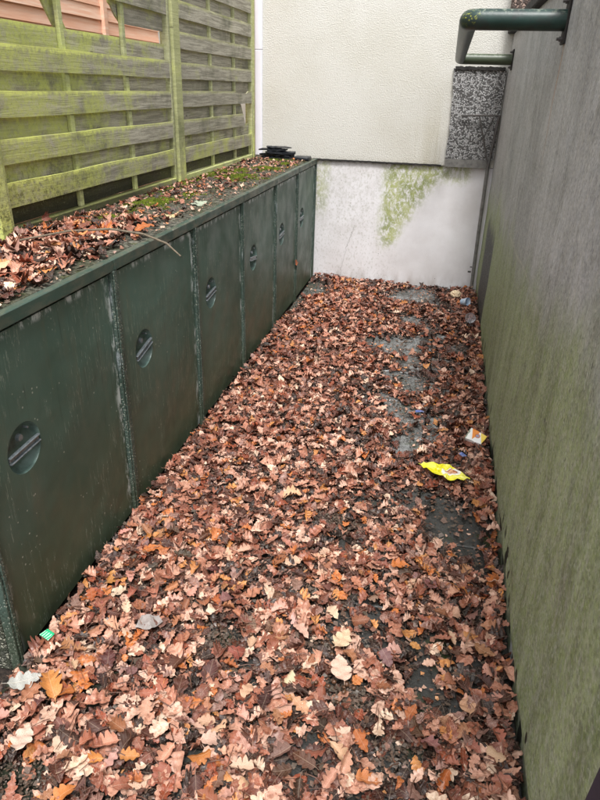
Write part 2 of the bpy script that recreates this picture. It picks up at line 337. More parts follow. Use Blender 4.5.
def m_slabtop():
    m = Mat('weathered_aggregate_top'); p = m.pos()
    v = m.vor(p, 70, 'F1', 'Color'); r = m.sep(v)[0]; d = m.vor(p, 70)
    c = m.mix(m.mr(r, .3, .9), srgb(58, 57, 50), srgb(112, 110, 98))
    c = m.mix(m.mr(m.noise(p, 3.0, 6, .65), .4, .68), c, srgb(66, 68, 46))
    c = m.mix(m.ma('MULTIPLY', m.mr(m.noise(p, 9, 5, .7), .55, .7), .8), c, srgb(84, 92, 40))
    return m.out(c, .75, m.bump(m.ma('SUBTRACT', 1, d), .9, .008), .35)
def m_paving():
    m = Mat('wet_concrete_slab'); p = m.pos(); rn = m.rnd(); X, Y, Z = m.sep(p)
    c = m.mix(rn, srgb(112, 114, 114), srgb(164, 165, 166))
    c = m.mix(m.mr(m.noise(p, 6, 6, .7), .4, .65), c, srgb(62, 62, 58))
    c = m.mix(m.ma('MULTIPLY', m.mr(m.noise(p, 22, 6, .75), .48, .6), .75), c, srgb(40, 36, 32))
    c = m.mix(m.ma('MULTIPLY', m.mr(m.noise(m.vadd(p, (3, 3, 3)), 14, 6, .75), .52, .66), .6), c, srgb(170, 170, 168))
    ag = m.vor(p, 150, 'F1', 'Color'); c = m.mix(.28, c, m.mix(m.sep(ag)[0], srgb(40, 40, 38), srgb(165, 165, 160)))
    c = m.mix(m.ma('MULTIPLY', m.mr(Y, 3.1, 2.5), .85), c, srgb(46, 45, 42))
    c = m.mix(m.ma('MULTIPLY', m.mr(m.noise(p, 4, 5, .7), .55, .66), .8), c, srgb(52, 60, 30))
    c = m.mix(m.ma('MULTIPLY', m.mr(X, .55, .25), .7), c, srgb(44, 50, 34))
    return m.out(c, m.mr(m.noise(p, 7, 4), .38, .6, .10, .55), m.bump(m.ma('ADD', m.noise(p, 160, 3), m.noise(p, 25, 4)), .55, .004), .5)
def m_soil(name='dark_soil'):
    m = Mat(name); p = m.pos()
    c = m.mix(m.mr(m.noise(p, 60, 5, .7), .35, .65), srgb(24, 20, 17), srgb(62, 50, 42))
    return m.out(c, .7, m.bump(m.noise(p, 70, 6, .75), 1.0, .012), .4)
def m_leaf(name, obj=False):
    m = Mat(name)
    if obj:
        base = m.n('ShaderNodeObjectInfo').outputs['Color']
    else:
        base = m.n('ShaderNodeAttribute', attribute_name='leaf_col').outputs['Color']
    uv = m.n('ShaderNodeAttribute', attribute_name='leaf_uv').outputs['Vector']
    U, V, Wd = m.sep(uv); av = m.ma('ABSOLUTE', V)
    p = m.pos() if not obj else m.tc('Object')
    mid = m.mr(av, .016, .006)
    ph = m.ma('FRACT', m.ma('MULTIPLY', m.ma('SUBTRACT', U, m.ma('MULTIPLY', av, .75)), 7.0))
    side = m.mr(m.ma('ABSOLUTE', m.ma('SUBTRACT', ph, .5)), .075, .02)
    vein = m.ma('MAXIMUM', mid, m.ma('MULTIPLY', side, .55))
    bl = m.noise(p, 60, 5, .65); bl2 = m.noise(p, 190, 3, .6)
    c = m.mix(m.ma('MULTIPLY', m.mr(bl, .42, .62), .72), base, m.mix(1, base, (0.50, 0.38, 0.32, 1), 'MULTIPLY'))
    c = m.mix(m.ma('MULTIPLY', m.mr(bl2, .56, .7), .35), c, m.mix(.6, base, (0.7, 0.6, 0.5, 1)))
    c = m.mix(m.ma('MULTIPLY', vein, .38), c, m.mix(.5, base, (0.80, 0.62, 0.45, 1)))
    sp = m.mr(m.vor(p, 190), .13, .08)
    c = m.mix(m.ma('MULTIPLY', sp, .5), c, (0.03, .015, .01, 1))
    m.out(c, m.mr(bl, .35, .65, .34, .66), m.bump(m.ma('ADD', m.ma('MULTIPLY', vein, .8), m.ma('MULTIPLY', bl, .7)), .5, .003), .5)
    return m.m
def m_plain(name, c, rough=.6, spec=.4, amt=.2, scale=30, bd=.002, dark=(0, 0, 0, 1), metal=0):
    m = Mat(name); p = m.pos(); nz = m.noise(p, scale, 5, .65)
    return m.out(m.mix(m.ma('MULTIPLY', m.mr(nz, .4, .7), amt), c, dark), rough, m.bump(nz, .4, bd), spec, metal)

MT = dict(stucco=m_stucco(), plinth=m_plinth(), wall=m_rightwall(),
    pebble=m_pebble('black_white_pebbledash', srgb(222, 221, 220), srgb(92, 91, 90), 84, .38),
    endagg=m_pebble('mossy_aggregate', srgb(150, 150, 132), srgb(52, 58, 42), 85, .55),
    brown=m_pebble('brown_rough_stone', srgb(150, 128, 116), srgb(74, 60, 54), 45, .4),
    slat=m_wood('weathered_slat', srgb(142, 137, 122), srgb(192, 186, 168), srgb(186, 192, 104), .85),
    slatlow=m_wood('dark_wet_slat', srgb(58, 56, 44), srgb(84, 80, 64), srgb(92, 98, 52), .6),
    postw=m_wood('green_fence_post', srgb(178, 182, 120), srgb(200, 202, 142), srgb(216, 224, 124), .8, False),
    batten=m_wood('batten_wood', srgb(170, 172, 124), srgb(192, 194, 150), srgb(206, 214, 128), .6, False),
    door=m_green_paint('door_paint', True), paint=m_green_paint('rail_paint'), post=m_post(),
    slabtop=m_slabtop(), paving=m_paving(), soil=m_soil(), leaf=m_leaf('leaf_litter_mat'), leaf1=m_leaf('single_leaf_mat', True),
    white_pvc=m_plain('white_plastic', srgb(240, 240, 248), .35, .5, .06, 3),
    greycon=m_plain('grey_cement', srgb(128, 126, 122), .85, .3, .4, 18, .004),
    steel=m_plain('dull_grey_steel', srgb(86, 84, 82), .55, .5, .5, 25, .002, srgb(60, 42, 30)),
    handle=m_plain('worn_bare_metal', srgb(136, 144, 148), .32, .6, .55, 60, .002, srgb(38, 44, 44), .5),
    black=m_plain('black_rubbery', srgb(28, 32, 38), .4, .5, .3, 12, .004),
    coping=m_plain('dark_coping', srgb(52, 50, 48), .8, .3, .5, 20, .006),
    twig=m_plain('grey_twig', srgb(120, 108, 92), .8, .3, .4, 60),
    dish=m_plain('dish_paint', srgb(104, 128, 120), .35, .5, .6, 22, .002, srgb(44, 56, 50)),
    pipe=None)
def m_pipe():
    m = Mat('green_pipe_paint'); p = m.pos(); X, Y, Z = m.sep(p); N = m.sep(m.n('ShaderNodeNewGeometry').outputs['Normal'])
    c = m.mix(m.mr(m.noise(p, 5, 5, .65), .35, .65), srgb(28, 52, 46), srgb(42, 68, 62))
    c = m.mix(m.ma('MULTIPLY', m.mr(m.noise(m.mp(p, (6, 1, 6)), 3, 4), .5, .65), .6), c, srgb(40, 46, 44))
    far = m.mr(Y, 4.5, 5.8)
    c = m.mix(m.ma('MULTIPLY', far, .8), c, srgb(70, 78, 56))
    dd = m.n('ShaderNodeVectorMath', operation='DISTANCE'); m.L(p, dd.inputs[0]); dd.inputs[1].default_value = (1.24, 3.17, 2.10)
    li = m.ma('MULTIPLY', m.mr(dd.outputs['Value'], .07, .02), m.mr(m.noise(p, 90, 4, .7), .54, .64))
    c = m.mix(m.ma('MULTIPLY', li, .9), c, srgb(178, 182, 60))
    dust = m.ma('MULTIPLY', m.mr(m.noise(p, 45, 4, .7), .5, .62), m.mr(N[2], .3, .9))
    c = m.mix(m.ma('MULTIPLY', dust, .5), c, srgb(150, 158, 140))
    return m.out(c, .42, m.bump(m.noise(p, 60, 4, .7), .3, .002), .5)
MT['pipe'] = m_pipe()

# ---------------------------------------------------------------- ground
bm = bmesh.new()
bmesh.ops.create_grid(bm, x_segments=8, y_segments=8, size=300)
for v in bm.verts: v.co.z = -0.035
link('ground', fin(bm, 'ground'), MT['soil'], kind='structure')
pav = bpy.data.objects.new('paving', None); COL.objects.link(pav); pav['kind'] = 'structure'
pav['label'] = 'dark wet concrete slabs of the alley floor under the leaves'
cx_edges = [0.0, .37, .83, 1.29, 1.652]
yrow = -.9
row = 0
while yrow < YB - .02:
    y1 = min(yrow + .46, YB - .004)
    for a, b in zip(cx_edges, cx_edges[1:]):
        xs = (a + b) / 2; ys = (yrow + y1) / 2
        bm = bmesh.new()
        bm_box(bm, (a + .005 - xs, yrow + .005 - ys, -.045), (b - .005 - xs, y1 - .005 - ys, 0)); bevel(bm, .005, 1)
        o = link('paving_slab', fin(bm, 'paving_slab'), MT['paving'], pav)
        o.location = (xs, ys, .006 + random.uniform(-.004, .004)); o.rotation_euler = (random.uniform(-.006, .006), random.uniform(-.008, .008), random.uniform(-.004, .004))
    yrow += .46; row += 1

# ---------------------------------------------------------------- end wall of the house
house = empty('house_wall', 'cream roughcast end wall with white plinth closing the alley', 'wall', (0, YB, 0))
house_inv = Matrix.Translation((0, -YB, 0))
def hp(o): o.matrix_parent_inverse = house_inv; return o
def grid_plane(x0, x1, z0, z1, y, n=(80, 60), amp=.003, thick=.2, name='w'):
    bm = bmesh.new(); vs = []
    for j in range(n[1] + 1):
        rw = []
        for i in range(n[0] + 1):
            x = x0 + (x1 - x0) * i / n[0]; z = z0 + (z1 - z0) * j / n[1]
            e = 1 if 0 < i < n[0] and 0 < j < n[1] else 0
            rw.append(bm.verts.new((x, y - e * amp * (noise.noise(Vector((x * 2.5, z * 2.5, y))) + .4 * noise.noise(Vector((x * 9, z * 9, 3)))), z)))
        vs.append(rw)
    for j in range(n[1]):
        for i in range(n[0]): bm.faces.new((vs[j][i], vs[j][i + 1], vs[j + 1][i + 1], vs[j + 1][i]))
    # sides and back
    bk = [bm.verts.new((x, y + thick, z)) for x, z in ((x0, z0), (x1, z0), (x1, z1), (x0, z1))]
    bm.faces.new(bk[::-1])
    bm.faces.new([vs[0][i] for i in range(n[0], -1, -1)] + [bk[0], bk[1]]); bm.faces.new([vs[-1][i] for i in range(n[0] + 1)] + [bk[2], bk[3]])
    bm.faces.new([vs[j][0] for j in range(n[1] + 1)] + [bk[3], bk[0]]); bm.faces.new([vs[j][-1] for j in range(n[1], -1, -1)] + [bk[1], bk[2]])
    return fin(bm, name)
hp(link('render_coat', grid_plane(-3.2, 3.6, 1.176, 4.2, YB - .016, (70, 40), .004), MT['stucco'], house, True))
hp(link('plinth', grid_plane(-3.2, 3.6, -.1, 1.170, YB, (60, 20), .004, .18), MT['plinth'], house, True))
bm = bmesh.new()                                                     # ragged drip edge left under the render
prev = None
for i in range(90):
    x = -.55 + i * (1.74 / 89); a = (random.random() - .5) * .006
    cur = [bm.verts.new((x, YB - .022, 1.176 + .008 + a * .5)), bm.verts.new((x, YB - .022, 1.168 + a)), bm.verts.new((x, YB + .01, 1.168 + a)), bm.verts.new((x, YB + .01, 1.184))]
    if prev:
        for k in range(4): bm.faces.new((prev[k], cur[k], cur[(k + 1) % 4], prev[(k + 1) % 4]))
    prev = cur
hp(link('drip_edge', fin(bm), MT['coping'], house))
# pebble-dashed patch beside the right wall, rough top edge
bm = bmesh.new(); nx, nz = 30, 50; vs = []
for j in range(nz + 1):
    rw = []
    for i in range(nx + 1):
        s, t = i / nx, j / nz
        x0 = 1.218 + .016 * math.sin(t * 3) - .02 * t + .012 * noise.noise(Vector((0, t * 9, 1))); x1 = 1.652
        ztop = 1.985 + .012 * noise.noise(Vector((s * 9, 0, 4)))
        x = x0 + (x1 - x0) * s; z = 1.243 + (ztop - 1.243) * t
        rw.append(bm.verts.new((x, YB - .050 - .004 * noise.noise(Vector((x * 60, z * 60, 0))), z)))
    vs.append(rw)
for j in range(nz):
    for i in range(nx): bm.faces.new((vs[j][i], vs[j][i + 1], vs[j + 1][i + 1], vs[j + 1][i]))
ex = bmesh.ops.extrude_face_region(bm, geom=bm.faces[:])
for v in [g for g in ex['geom'] if isinstance(g, bmesh.types.BMVert)]: v.co.y = YB - .017
hp(link('pebbledash_panel', fin(bm), MT['pebble'], house, True, label='black and white pebbledash patch beside the right wall'))
def jag_strip(x0, x1, z0, z1, y0, y1, n, amp):
    bm = bmesh.new(); prev = None
    for i in range(n):
        x = x0 + (x1 - x0) * i / (n - 1); a = amp * noise.noise(Vector((x * 40, 2, 7))); b = amp * noise.noise(Vector((x * 30, 8, 1)))
        cur = [bm.verts.new((x, y0, z1 + a)), bm.verts.new((x, y0, z0 + b)), bm.verts.new((x, y1, z0 + b)), bm.verts.new((x, y1, z1 + a))]
        if prev:
            for k in range(4): bm.faces.new((prev[k], cur[k], cur[(k + 1) % 4], prev[(k + 1) % 4]))
        else: bm.faces.new(cur)
        prev = cur
    bm.faces.new(prev[::-1]); return fin(bm)
hp(link('felt_edge', jag_strip(1.215, 1.64, 1.975, 2.002, YB - .064, YB - .018, 30, .012), MT['coping'], house))
hp(link('cement_band', jag_strip(1.222, 1.60, 1.172, 1.242, YB - .058, YB - .003, 24, .003), MT['greycon'], house))
# white plastic corner strip up the wall in two lengths
hp(box('corner_trim', (-.612, YB - .045, 1.19), (-.545, YB - .0165, 2.098), MT['white_pvc'], house, .004))
hp(box('corner_trim', (-.612, YB - .045, 2.101), (-.545, YB - .0165, 4.2), MT['white_pvc'], house, .004))
# rough brown masonry above, behind the coping
brown = empty('brown_pier', 'rough brown masonry pier above the right wall coping, at the top edge', 'pier', (1.85, 6.35, 2.3))
hpq = lambda o: setattr(o, 'location', (0, 0, 0))
bi = Matrix.Translation((-1.85, -6.35, -2.3))
for k in range(10):
    z = 2.415 + k * .15
    for (a, b) in (((1.605, 1.83), (1.84, 2.2)) if k % 2 else ((1.605, 1.98), (1.99, 2.2))):
        bm = bmesh.new(); bm_box(bm, (a, 6.30 + random.uniform(0, .02), z), (b, YB - .018, z + .14)); bevel(bm, .012, 2)
        for v in bm.verts: v.co += Vector((0, noise.noise(v.co * 17) * .01, noise.noise(v.co * 11) * .008))
        o = link('stone', fin(bm), MT['brown'], brown); o.matrix_parent_inverse = bi

# ---------------------------------------------------------------- right wall
rw = empty('concrete_wall', 'tall grey concrete wall streaked green with algae, on the right', 'wall', (1.75, 3, 0))
ri = Matrix.Translation((-1.75, -3, 0))
bm = bmesh.new(); ny, nz = 150, 60; y_a, y_b = -1.6, YB - .019; ztop = 2.25
vs = []
for j in range(nz + 1):
    z = -.08 + (ztop + .08) * (j / nz) ** 1.35; r_ = []
    for i in range(ny + 1):
        y = y_a + (y_b - y_a) * i / ny
        d = .006 * noise.noise(Vector((0, y * 1.3, z * 1.3))) + .003 * noise.noise(Vector((4, y * 6, z * 6)))
        ft = smooth01(.12, .07, z)                                   # foot band a little eroded
        d += ft * (.010 + .008 * noise.noise(Vector((1, y * 9, z * 12))))
        if z < .2: d += .012 * max(0, noise.noise(Vector((9, y * 7, z * 10))))
        r_.append(bm.verts.new((WX(y) + d, y, z)))
    vs.append(r_)
for j in range(nz):
    for i in range(ny): bm.faces.new((vs[j][i], vs[j + 1][i], vs[j + 1][i + 1], vs[j][i + 1]))
bk = [bm.verts.new((1.86, y, z)) for y, z in ((y_a, -.08), (y_b, -.08), (y_b, ztop), (y_a, ztop))]
bm.faces.new(bk)
bm.faces.new([vs[-1][i] for i in range(ny + 1)] + [bk[2], bk[3]])
bm.faces.new([vs[j][0] for j in range(nz + 1)] + [bk[3], bk[0]]); bm.faces.new([vs[j][-1] for j in range(nz, -1, -1)] + [bk[1], bk[2]])
o = link('wall_face', fin(bm), MT['wall'], rw, True); o.matrix_parent_inverse = ri
yy = -1.6
while yy < YB - .2:
    y2 = min(yy + .9, YB - .02)
    o = box('coping_slab', (1.612, yy + .004, 2.254), (1.90, y2 - .004, 2.315), MT['coping'], rw, .006); o.matrix_parent_inverse = ri
    yy = y2

# ---------------------------------------------------------------- locker row
lock = empty('bin_locker_row', 'long row of six dark green steel bin lockers under a leaf covered top', 'bin store', (-.28, 3.87, 0))
li_ = Matrix.Translation((.28, -3.87, 0))
def lp(o): o.matrix_parent_inverse = li_; return o
BACK = -.66
lp(box('concrete_body', (BACK, Y0 + .012, -.03), (-.085, YB - .022, 1.128), MT['greycon'], lock, .004))
# end panel seen at the left edge: pebbly aggregate and a green frame upright
lp(box('end_panel', (BACK, Y0, -.03), (-.034, Y0 + .011, 1.128), MT['endagg'], lock, .002, label='mossy exposed aggregate end panel'))
# top in precast lengths, one per locker
for a, b in zip(DIV, DIV[1:]):
    bm = bmesh.new(); bm_box(bm, (BACK, a + .003, 1.130), (-.028, b - .003, HC + random.uniform(-.001, .003)))
    bevel(bm, .004, 1); lp(link('top_slab', fin(bm), MT['slabtop'], lock))
    lp(box('top_rail', (-.0275, a + .002, 1.138), (.006, b - .002, HC - .001), MT['paint'], lock, .0025))
PW = .052
for k, y in enumerate(DIV):
    a, b = y - PW / 2, y + PW / 2
    if k == 0: a, b = Y0, Y0 + .034
    if k == 6: a, b = YB - .052, YB - .022
    p_ = lp(box('door_post', (-.032, a, -.03), (.002, b, 1.137), MT['post'], lock, .002))
    q_ = box('cover_strip', (.0025, a + .010, 0), (.0075, (b - .026) if 0 < k < 6 else b - .010, 1.1375), MT['post'], p_, .0015)
BOWL_R = .088
def door_mesh(y0, y1, z0, z1, yc, zc):
    """front sheet with a round hole, folded edges"""
    bm = bmesh.new(); n = 48; inner = []; mid = []; outer = []
    for k in range(n):
        a = 2 * math.pi * k / n; c, s = math.cos(a), math.sin(a)
        inner.append(bm.verts.new((-.012, yc + BOWL_R * c, zc + BOWL_R * s)))
        mid.append(bm.verts.new((-.0115, yc + BOWL_R * 1.12 * c, zc + BOWL_R * 1.12 * s)))
        ty = ((y1 - yc) if c > 0 else (y0 - yc)) / c if abs(c) > 1e-6 else 1e9
        tz = ((z1 - zc) if s > 0 else (z0 - zc)) / s if abs(s) > 1e-6 else 1e9
        t = min(ty, tz); outer.append([yc + t * c, zc + t * s])
    for cy, cz in ((y0, z0), (y0, z1), (y1, z0), (y1, z1)):
        j = min(range(n), key=lambda k: (outer[k][0] - cy) ** 2 + (outer[k][1] - cz) ** 2); outer[j] = [cy, cz]
    ov = [bm.verts.new((-.0115, a, b)) for a, b in outer]; ob = [bm.verts.new((-.040, a, b)) for a, b in outer]
    for k in range(n):
        j = (k + 1) % n
        bm.faces.new((inner[k], inner[j], mid[j], mid[k])); bm.faces.new((mid[k], mid[j], ov[j], ov[k])); bm.faces.new((ov[k], ov[j], ob[j], ob[k]))
    return fin(bm, 'door')
def dish_mesh(yc, zc):
    bm = bmesh.new(); n = 48; rings = []
    for r_, d in ((1.0, 0), (.97, .010), (.9, .024), (.75, .038), (.5, .046), (.25, .050)):
        rings.append([bm.verts.new((-.0122 - d * 1.0, yc + BOWL_R * r_ * math.cos(2 * math.pi * k / n), zc + BOWL_R * r_ * math.sin(2 * math.pi * k / n))) for k in range(n)])
    for a, b in zip(rings, rings[1:]):
        for k in range(n): bm.faces.new((a[k], a[(k + 1) % n], b[(k + 1) % n], b[k]))
    bm.faces.new(rings[-1]); return fin(bm, 'handle_dish')
DLAB = ['near door with a large dished handle and long scratches', None, None, None, None, 'far door with a dead leaf stuck low on it']
for k in range(6):
    a = DIV[k] + (.038 if k == 0 else PW / 2 + .004); b = DIV[k + 1] - PW / 2 - .005
    if k == 5: b = YB - .057
    yc = [1.551, 2.46, 3.358, 4.239, 5.07, 5.852][k]; zc = .722
    d = lp(link('door', door_mesh(a, b, .012, 1.124, yc, zc), MT['door'], lock))
    if DLAB[k]: d['label'] = DLAB[k]
    ds = link('handle_dish', dish_mesh(yc, zc), MT['dish'], d, True)
    bm = bmesh.new(); tilt = R([2, 12, 6, -8, 4, 0][k])
    mt = Matrix.Translation((-.012, yc, zc)) @ Matrix.Rotation(tilt, 4, 'X')
    bm_box(bm, (-.006, -.082, -.019), (.006, .082, -.013), mt); bm_box(bm, (-.006, -.082, .003), (.006, .082, .009), mt)
    bm_box(bm, (-.014, -.080, -.0135), (-.001, .080, .0035), mt); bevel(bm, .0018, 1)
    link('handle', fin(bm), MT['handle'], d)
    bm = bmesh.new(); bmesh.ops.create_cone(bm, cap_ends=True, segments=16, radius1=.014, radius2=.011, depth=.012,
        matrix=Matrix.Translation((-.026, yc + .0, zc + .036)) @ Matrix.Rotation(R(90), 4, 'Y')); bmesh.ops.create_cone(bm, cap_ends=True, segments=8, radius1=.004, radius2=.004, depth=.02, matrix=Matrix.Translation((-.024, yc + .035, zc + .058)) @ Matrix.Rotation(R(90), 4, 'Y'))
    link('lock', fin(bm), MT['handle'], d)

# ---------------------------------------------------------------- lapped fence on the locker top
FX = -.576
def slat_mesh(y0, y1, z0, z1, x, bow, th=.009, jagl=None, jagr=None, notch=None):
    """thin horizontal board gently bowed between battens; jag: ragged end"""
    n = 28; bm = bmesh.new(); prev = None; L = y1 - y0
    sd = random.random() * 50
    for i in range(n + 1):
        t = i / n; y = y0 + L * t
        zb = z0 + .004 * noise.noise(Vector((sd, y * 2.2, 0))); zt = z1 + .004 * noise.noise(Vector((sd + 9, y * 2.2, 0)))
        if jagl is not None and t < jagl:
            q = 1 - t / jagl; zb += (z1 - z0) * (.85 * q) + .012 * noise.noise(Vector((sd, y * 60, 1)))
            zb = min(zb, zt - .002)
        if jagr is not None and t > 1 - jagr:
            q = (t - 1 + jagr) / jagr; zt -= (z1 - z0) * (.9 * q) + .01 * noise.noise(Vector((sd, y * 60, 1))); zt = max(zt, zb + .002)
        if notch and notch[0] < y < notch[1]: zt -= notch[2]
        xx = x + bow * math.sin(t * math.pi * 3) * .35 + .003 * noise.noise(Vector((sd, y * 3, 5)))
        cur = [bm.verts.new((xx, y, zb)), bm.verts.new((xx + .001, y, zt)), bm.verts.new((xx - th, y, zt)), bm.verts.new((xx - th, y, zb))]
        if prev:
            for k in range(4): bm.faces.new((prev[k], cur[k], cur[(k + 1) % 4], prev[(k + 1) % 4]))
        else: bm.faces.new(cur)
        prev = cur
    bm.faces.new(prev[::-1]); return fin(bm, 'slat')
def panel(label, y0, y1, battens, near):
    t = empty('lapped_fence', label, 'fence panel', (FX, (y0 + y1) / 2, 1.19))
    inv = Matrix.Translation((-FX, -(y0 + y1) / 2, -1.19))
    def pp(o): o.matrix_parent_inverse = inv; return o
    for k in range(9):
        zb = 1.305 + .175 * k + random.uniform(-.003, .003)
        if near and k == 4: pass
        elif not near and k == 1:
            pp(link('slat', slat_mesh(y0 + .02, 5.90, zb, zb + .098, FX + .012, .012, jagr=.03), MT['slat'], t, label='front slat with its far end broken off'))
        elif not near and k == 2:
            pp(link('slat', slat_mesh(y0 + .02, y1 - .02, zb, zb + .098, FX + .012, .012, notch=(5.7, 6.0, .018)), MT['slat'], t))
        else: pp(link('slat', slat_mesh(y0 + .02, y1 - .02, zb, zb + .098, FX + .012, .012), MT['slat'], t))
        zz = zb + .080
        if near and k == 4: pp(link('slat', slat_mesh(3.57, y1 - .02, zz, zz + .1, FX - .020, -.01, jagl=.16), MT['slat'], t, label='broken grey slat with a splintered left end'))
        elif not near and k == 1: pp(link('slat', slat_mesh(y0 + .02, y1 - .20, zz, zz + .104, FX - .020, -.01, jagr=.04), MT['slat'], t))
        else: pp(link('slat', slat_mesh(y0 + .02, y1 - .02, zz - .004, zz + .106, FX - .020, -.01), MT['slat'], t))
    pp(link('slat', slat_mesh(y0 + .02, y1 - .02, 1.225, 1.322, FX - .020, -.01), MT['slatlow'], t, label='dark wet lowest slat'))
    for y in battens: pp(box('batten', (FX - .019, y - .017, 1.222), (FX + .002, y + .017, 2.9), MT['batten'], t, .002))
    pp(box('side_batten', (FX - .032, y0, 1.2), (FX + .016, y0 + .028, 2.9), MT['batten'], t, .002))
    pp(box('side_batten', (FX - .032, y1 - .028, 1.2), (FX + .016, y1, 2.9), MT['batten'], t, .002))
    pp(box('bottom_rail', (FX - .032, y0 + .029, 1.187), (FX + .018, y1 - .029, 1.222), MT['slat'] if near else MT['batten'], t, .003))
    if near:
        bm = bmesh.new(); d = Vector((0, 3.20 - 2.86, 1.90 - 2.32)); L = d.length + .1
        ang = math.atan2(d.z, d.y)
        bm_box(bm, (-.006, -L / 2, -.04), (.006, L / 2, .04), Matrix.Translation((FX - .045, 3.03, 2.11)) @ Matrix.Rotation(ang, 4, 'X')); bevel(bm, .002, 1)
        pp(link('loose_slat', fin(bm), MT['slat'], t, label='loose slat hanging diagonally behind the batten'))
    return t
panel('near lapped fence panel, mossy green, with a slat missing at its top', 2.42, 4.285, [3.045, 3.675], True)
panel('far lapped fence panel with a corner broken off a low slat', 4.420, 6.150, [5.08, 5.66], False)
box_post = lambda y0, y1, x0, x1, lab: tag(box('fence_post', (x0, y0, 1.187), (x1, y1, 2.95), MT['postw'], None, .006), lab, 'post', 'posts of the lapped fence')
box_post(4.296, 4.412, FX - .06, FX + .032, 'thick yellow-green fence post between the two panels')
box_post(2.335, 2.412, FX - .06, FX + .035, 'bright green fence post cut by the left edge of the photo')
box_post(6.158, 6.20, FX - .06, FX + .020, 'slim grey-green fence post next to the white corner strip')

# neighbour's orange shed-like lapped boards beyond the fence
nb = empty('board_fence', 'pinkish orange fence of overlapping boards seen through the broken slats', 'fence', (-1.55, 4.5, 0))
ni = Matrix.Translation((1.55, -4.5, 0))
mo = Mat('orange_boards'); pz = mo.pos(); rn = mo.rnd()
cc = mo.mix(mo.mr(mo.noise(mo.mp(pz, (3, 1, 20)), 3, 5, .6), .35, .7), srgb(246, 196, 166), srgb(255, 226, 206)); cc = mo.mix(mo.ma('MULTIPLY', rn, .4), cc, srgb(240, 180, 150))
mo.out(cc, .75, mo.bump(mo.noise(mo.mp(pz, (3, 1, 30)), 3, 4), .3, .003), .3)
k = 0; z = .02
while z < 3.2:
    for y0, y1 in ((1.2, 3.27), (3.33, 5.3), (5.36, 6.4)):
        bm = bmesh.new(); bm_box(bm, (-.006, y0, 0), (.006, y1, .112)); bevel(bm, .0015, 1)
        o = link('board', fin(bm), mo.m, nb); o.matrix_parent_inverse = ni @ Matrix.Identity(4)
        o.location = (-1.55 + random.uniform(-.002, .002), 0, z); o.rotation_euler.y = R(-7)
    z += .092
for y in (3.30, 5.33): o = box('batten', (-1.563, y - .055 if y < 4 else y - .03, 0), (-1.520, y + .03, 3.25), mo.m, nb, .003); o.matrix_parent_inverse = ni

# ---------------------------------------------------------------- pipe barrier on the wall
rail = empty('pipe_barrier', 'U-shaped dark green pipe barrier bolted to the right wall', 'barrier', (WX(3.2), 3.2, 2.07))
rinv = Matrix.Translation((-WX(3.2), -3.2, -2.07))
def bend(p0, c, p1, r, n=6):
    a = (Vector(p0) - Vector(c)).normalized() * r + Vector(c); b = (Vector(p1) - Vector(c)).normalized() * r + Vector(c)
    return [a.lerp(Vector(c), t).lerp(Vector(c).lerp(b, t), t) for t in [i / n for i in range(n + 1)]]
PX = 1.247; ZN, ZF = 2.077, 2.045; YN, YF = 3.20, 6.06
pts = [(WX(YN) - .008, YN, ZN)] + bend((2, YN, ZN), (PX, YN, ZN), (PX, YF, ZF), .055) + bend((PX, YN, ZN), (PX - .005, YF, ZF), (2, YF, ZF), .055) + [(WX(YF) - .008, YF, ZF)]
o = link('pipe', tube_mesh(pts, .040, 20), MT['pipe'], rail, True); o.matrix_parent_inverse = rinv
for y, z, hh in ((YN, ZN, .088), (YF, ZF, .075)):
    f = box('flange_plate', (WX(y) - .010, y - .045, z - hh), (WX(y) - .001, y + .045, z + hh), MT['coping'], rail, .002); f.matrix_parent_inverse = rinv
    for dz in (-1, 1):
        bm = bmesh.new(); bmesh.ops.create_cone(bm, cap_ends=True, segments=6, radius1=.011, radius2=.011, depth=.012, matrix=Matrix.Translation((WX(y) - .016, y, z + dz * (hh - .02))) @ Matrix.Rotation(R(90), 4, 'Y'))
        bmesh.ops.create_cone(bm, cap_ends=True, segments=10, radius1=.006, radius2=.006, depth=.022, matrix=Matrix.Translation((WX(y) - .021, y, z + dz * (hh - .02))) @ Matrix.Rotation(R(90), 4, 'Y'))
        link('bolt', fin(bm), MT['steel'], f)

# ---------------------------------------------------------------- old steel gate bracket and corner post
br = empty('steel_bracket', 'small rusty steel angle bracket in front of the pebbledash patch', 'bracket', (1.62, 6.36, 1.25))
bri = Matrix.Translation((-1.62, -6.36, -1.25))
for nm, a, b, r_ in (('top_bar', (1.315, 6.37, 1.612), (1.655, 6.36, 1.622), .009), ('diagonal_brace', (1.475, 6.365, 1.608), (1.61, 6.36, 1.20), .008),
                     ('diagonal_brace', (1.60, 6.365, 1.608), (1.54, 6.362, 1.45), .006), ('upright', (1.643, 6.36, 1.622), (1.61, 6.36, 1.18), .012)):
    o = link(nm, tube_mesh([a, b], r_, 6), MT['steel'], br); o.matrix_parent_inverse = bri
cp = tag(link('corner_post', tube_mesh([(1.612, 6.40, 1.2), (1.618, 6.40, .6), (1.628, 6.40, 0)], .016, 8), MT['greycon']), 'thin grey upright post in the corner of plinth and right wall', 'post')
bm = bmesh.new(); bm_box(bm, (1.57, 6.385, .20), (1.60, 6.395, .215)); bm_box(bm, (1.585, 6.385, .25), (1.605, 6.395, .26)); link('hinge_pin', fin(bm), MT['steel'], cp)

# stand-in board for an unidentified dark shape near the camera
pb = m_plain('stand_in_board', srgb(62, 54, 66), .7, .3, .2, 8)
bm = bmesh.new(); bm_box(bm, (-.009, -.32, 0), (.009, 0, 1.15), Matrix.Translation((1.595, .83, .03)) @ Matrix.Rotation(R(2.5), 4, 'Y')); bevel(bm, .003, 1)
tag(link('board', fin(bm), pb), 'dark grey stand-in board for an unidentified shape at the right wall, cut by the bottom right corner', 'board')

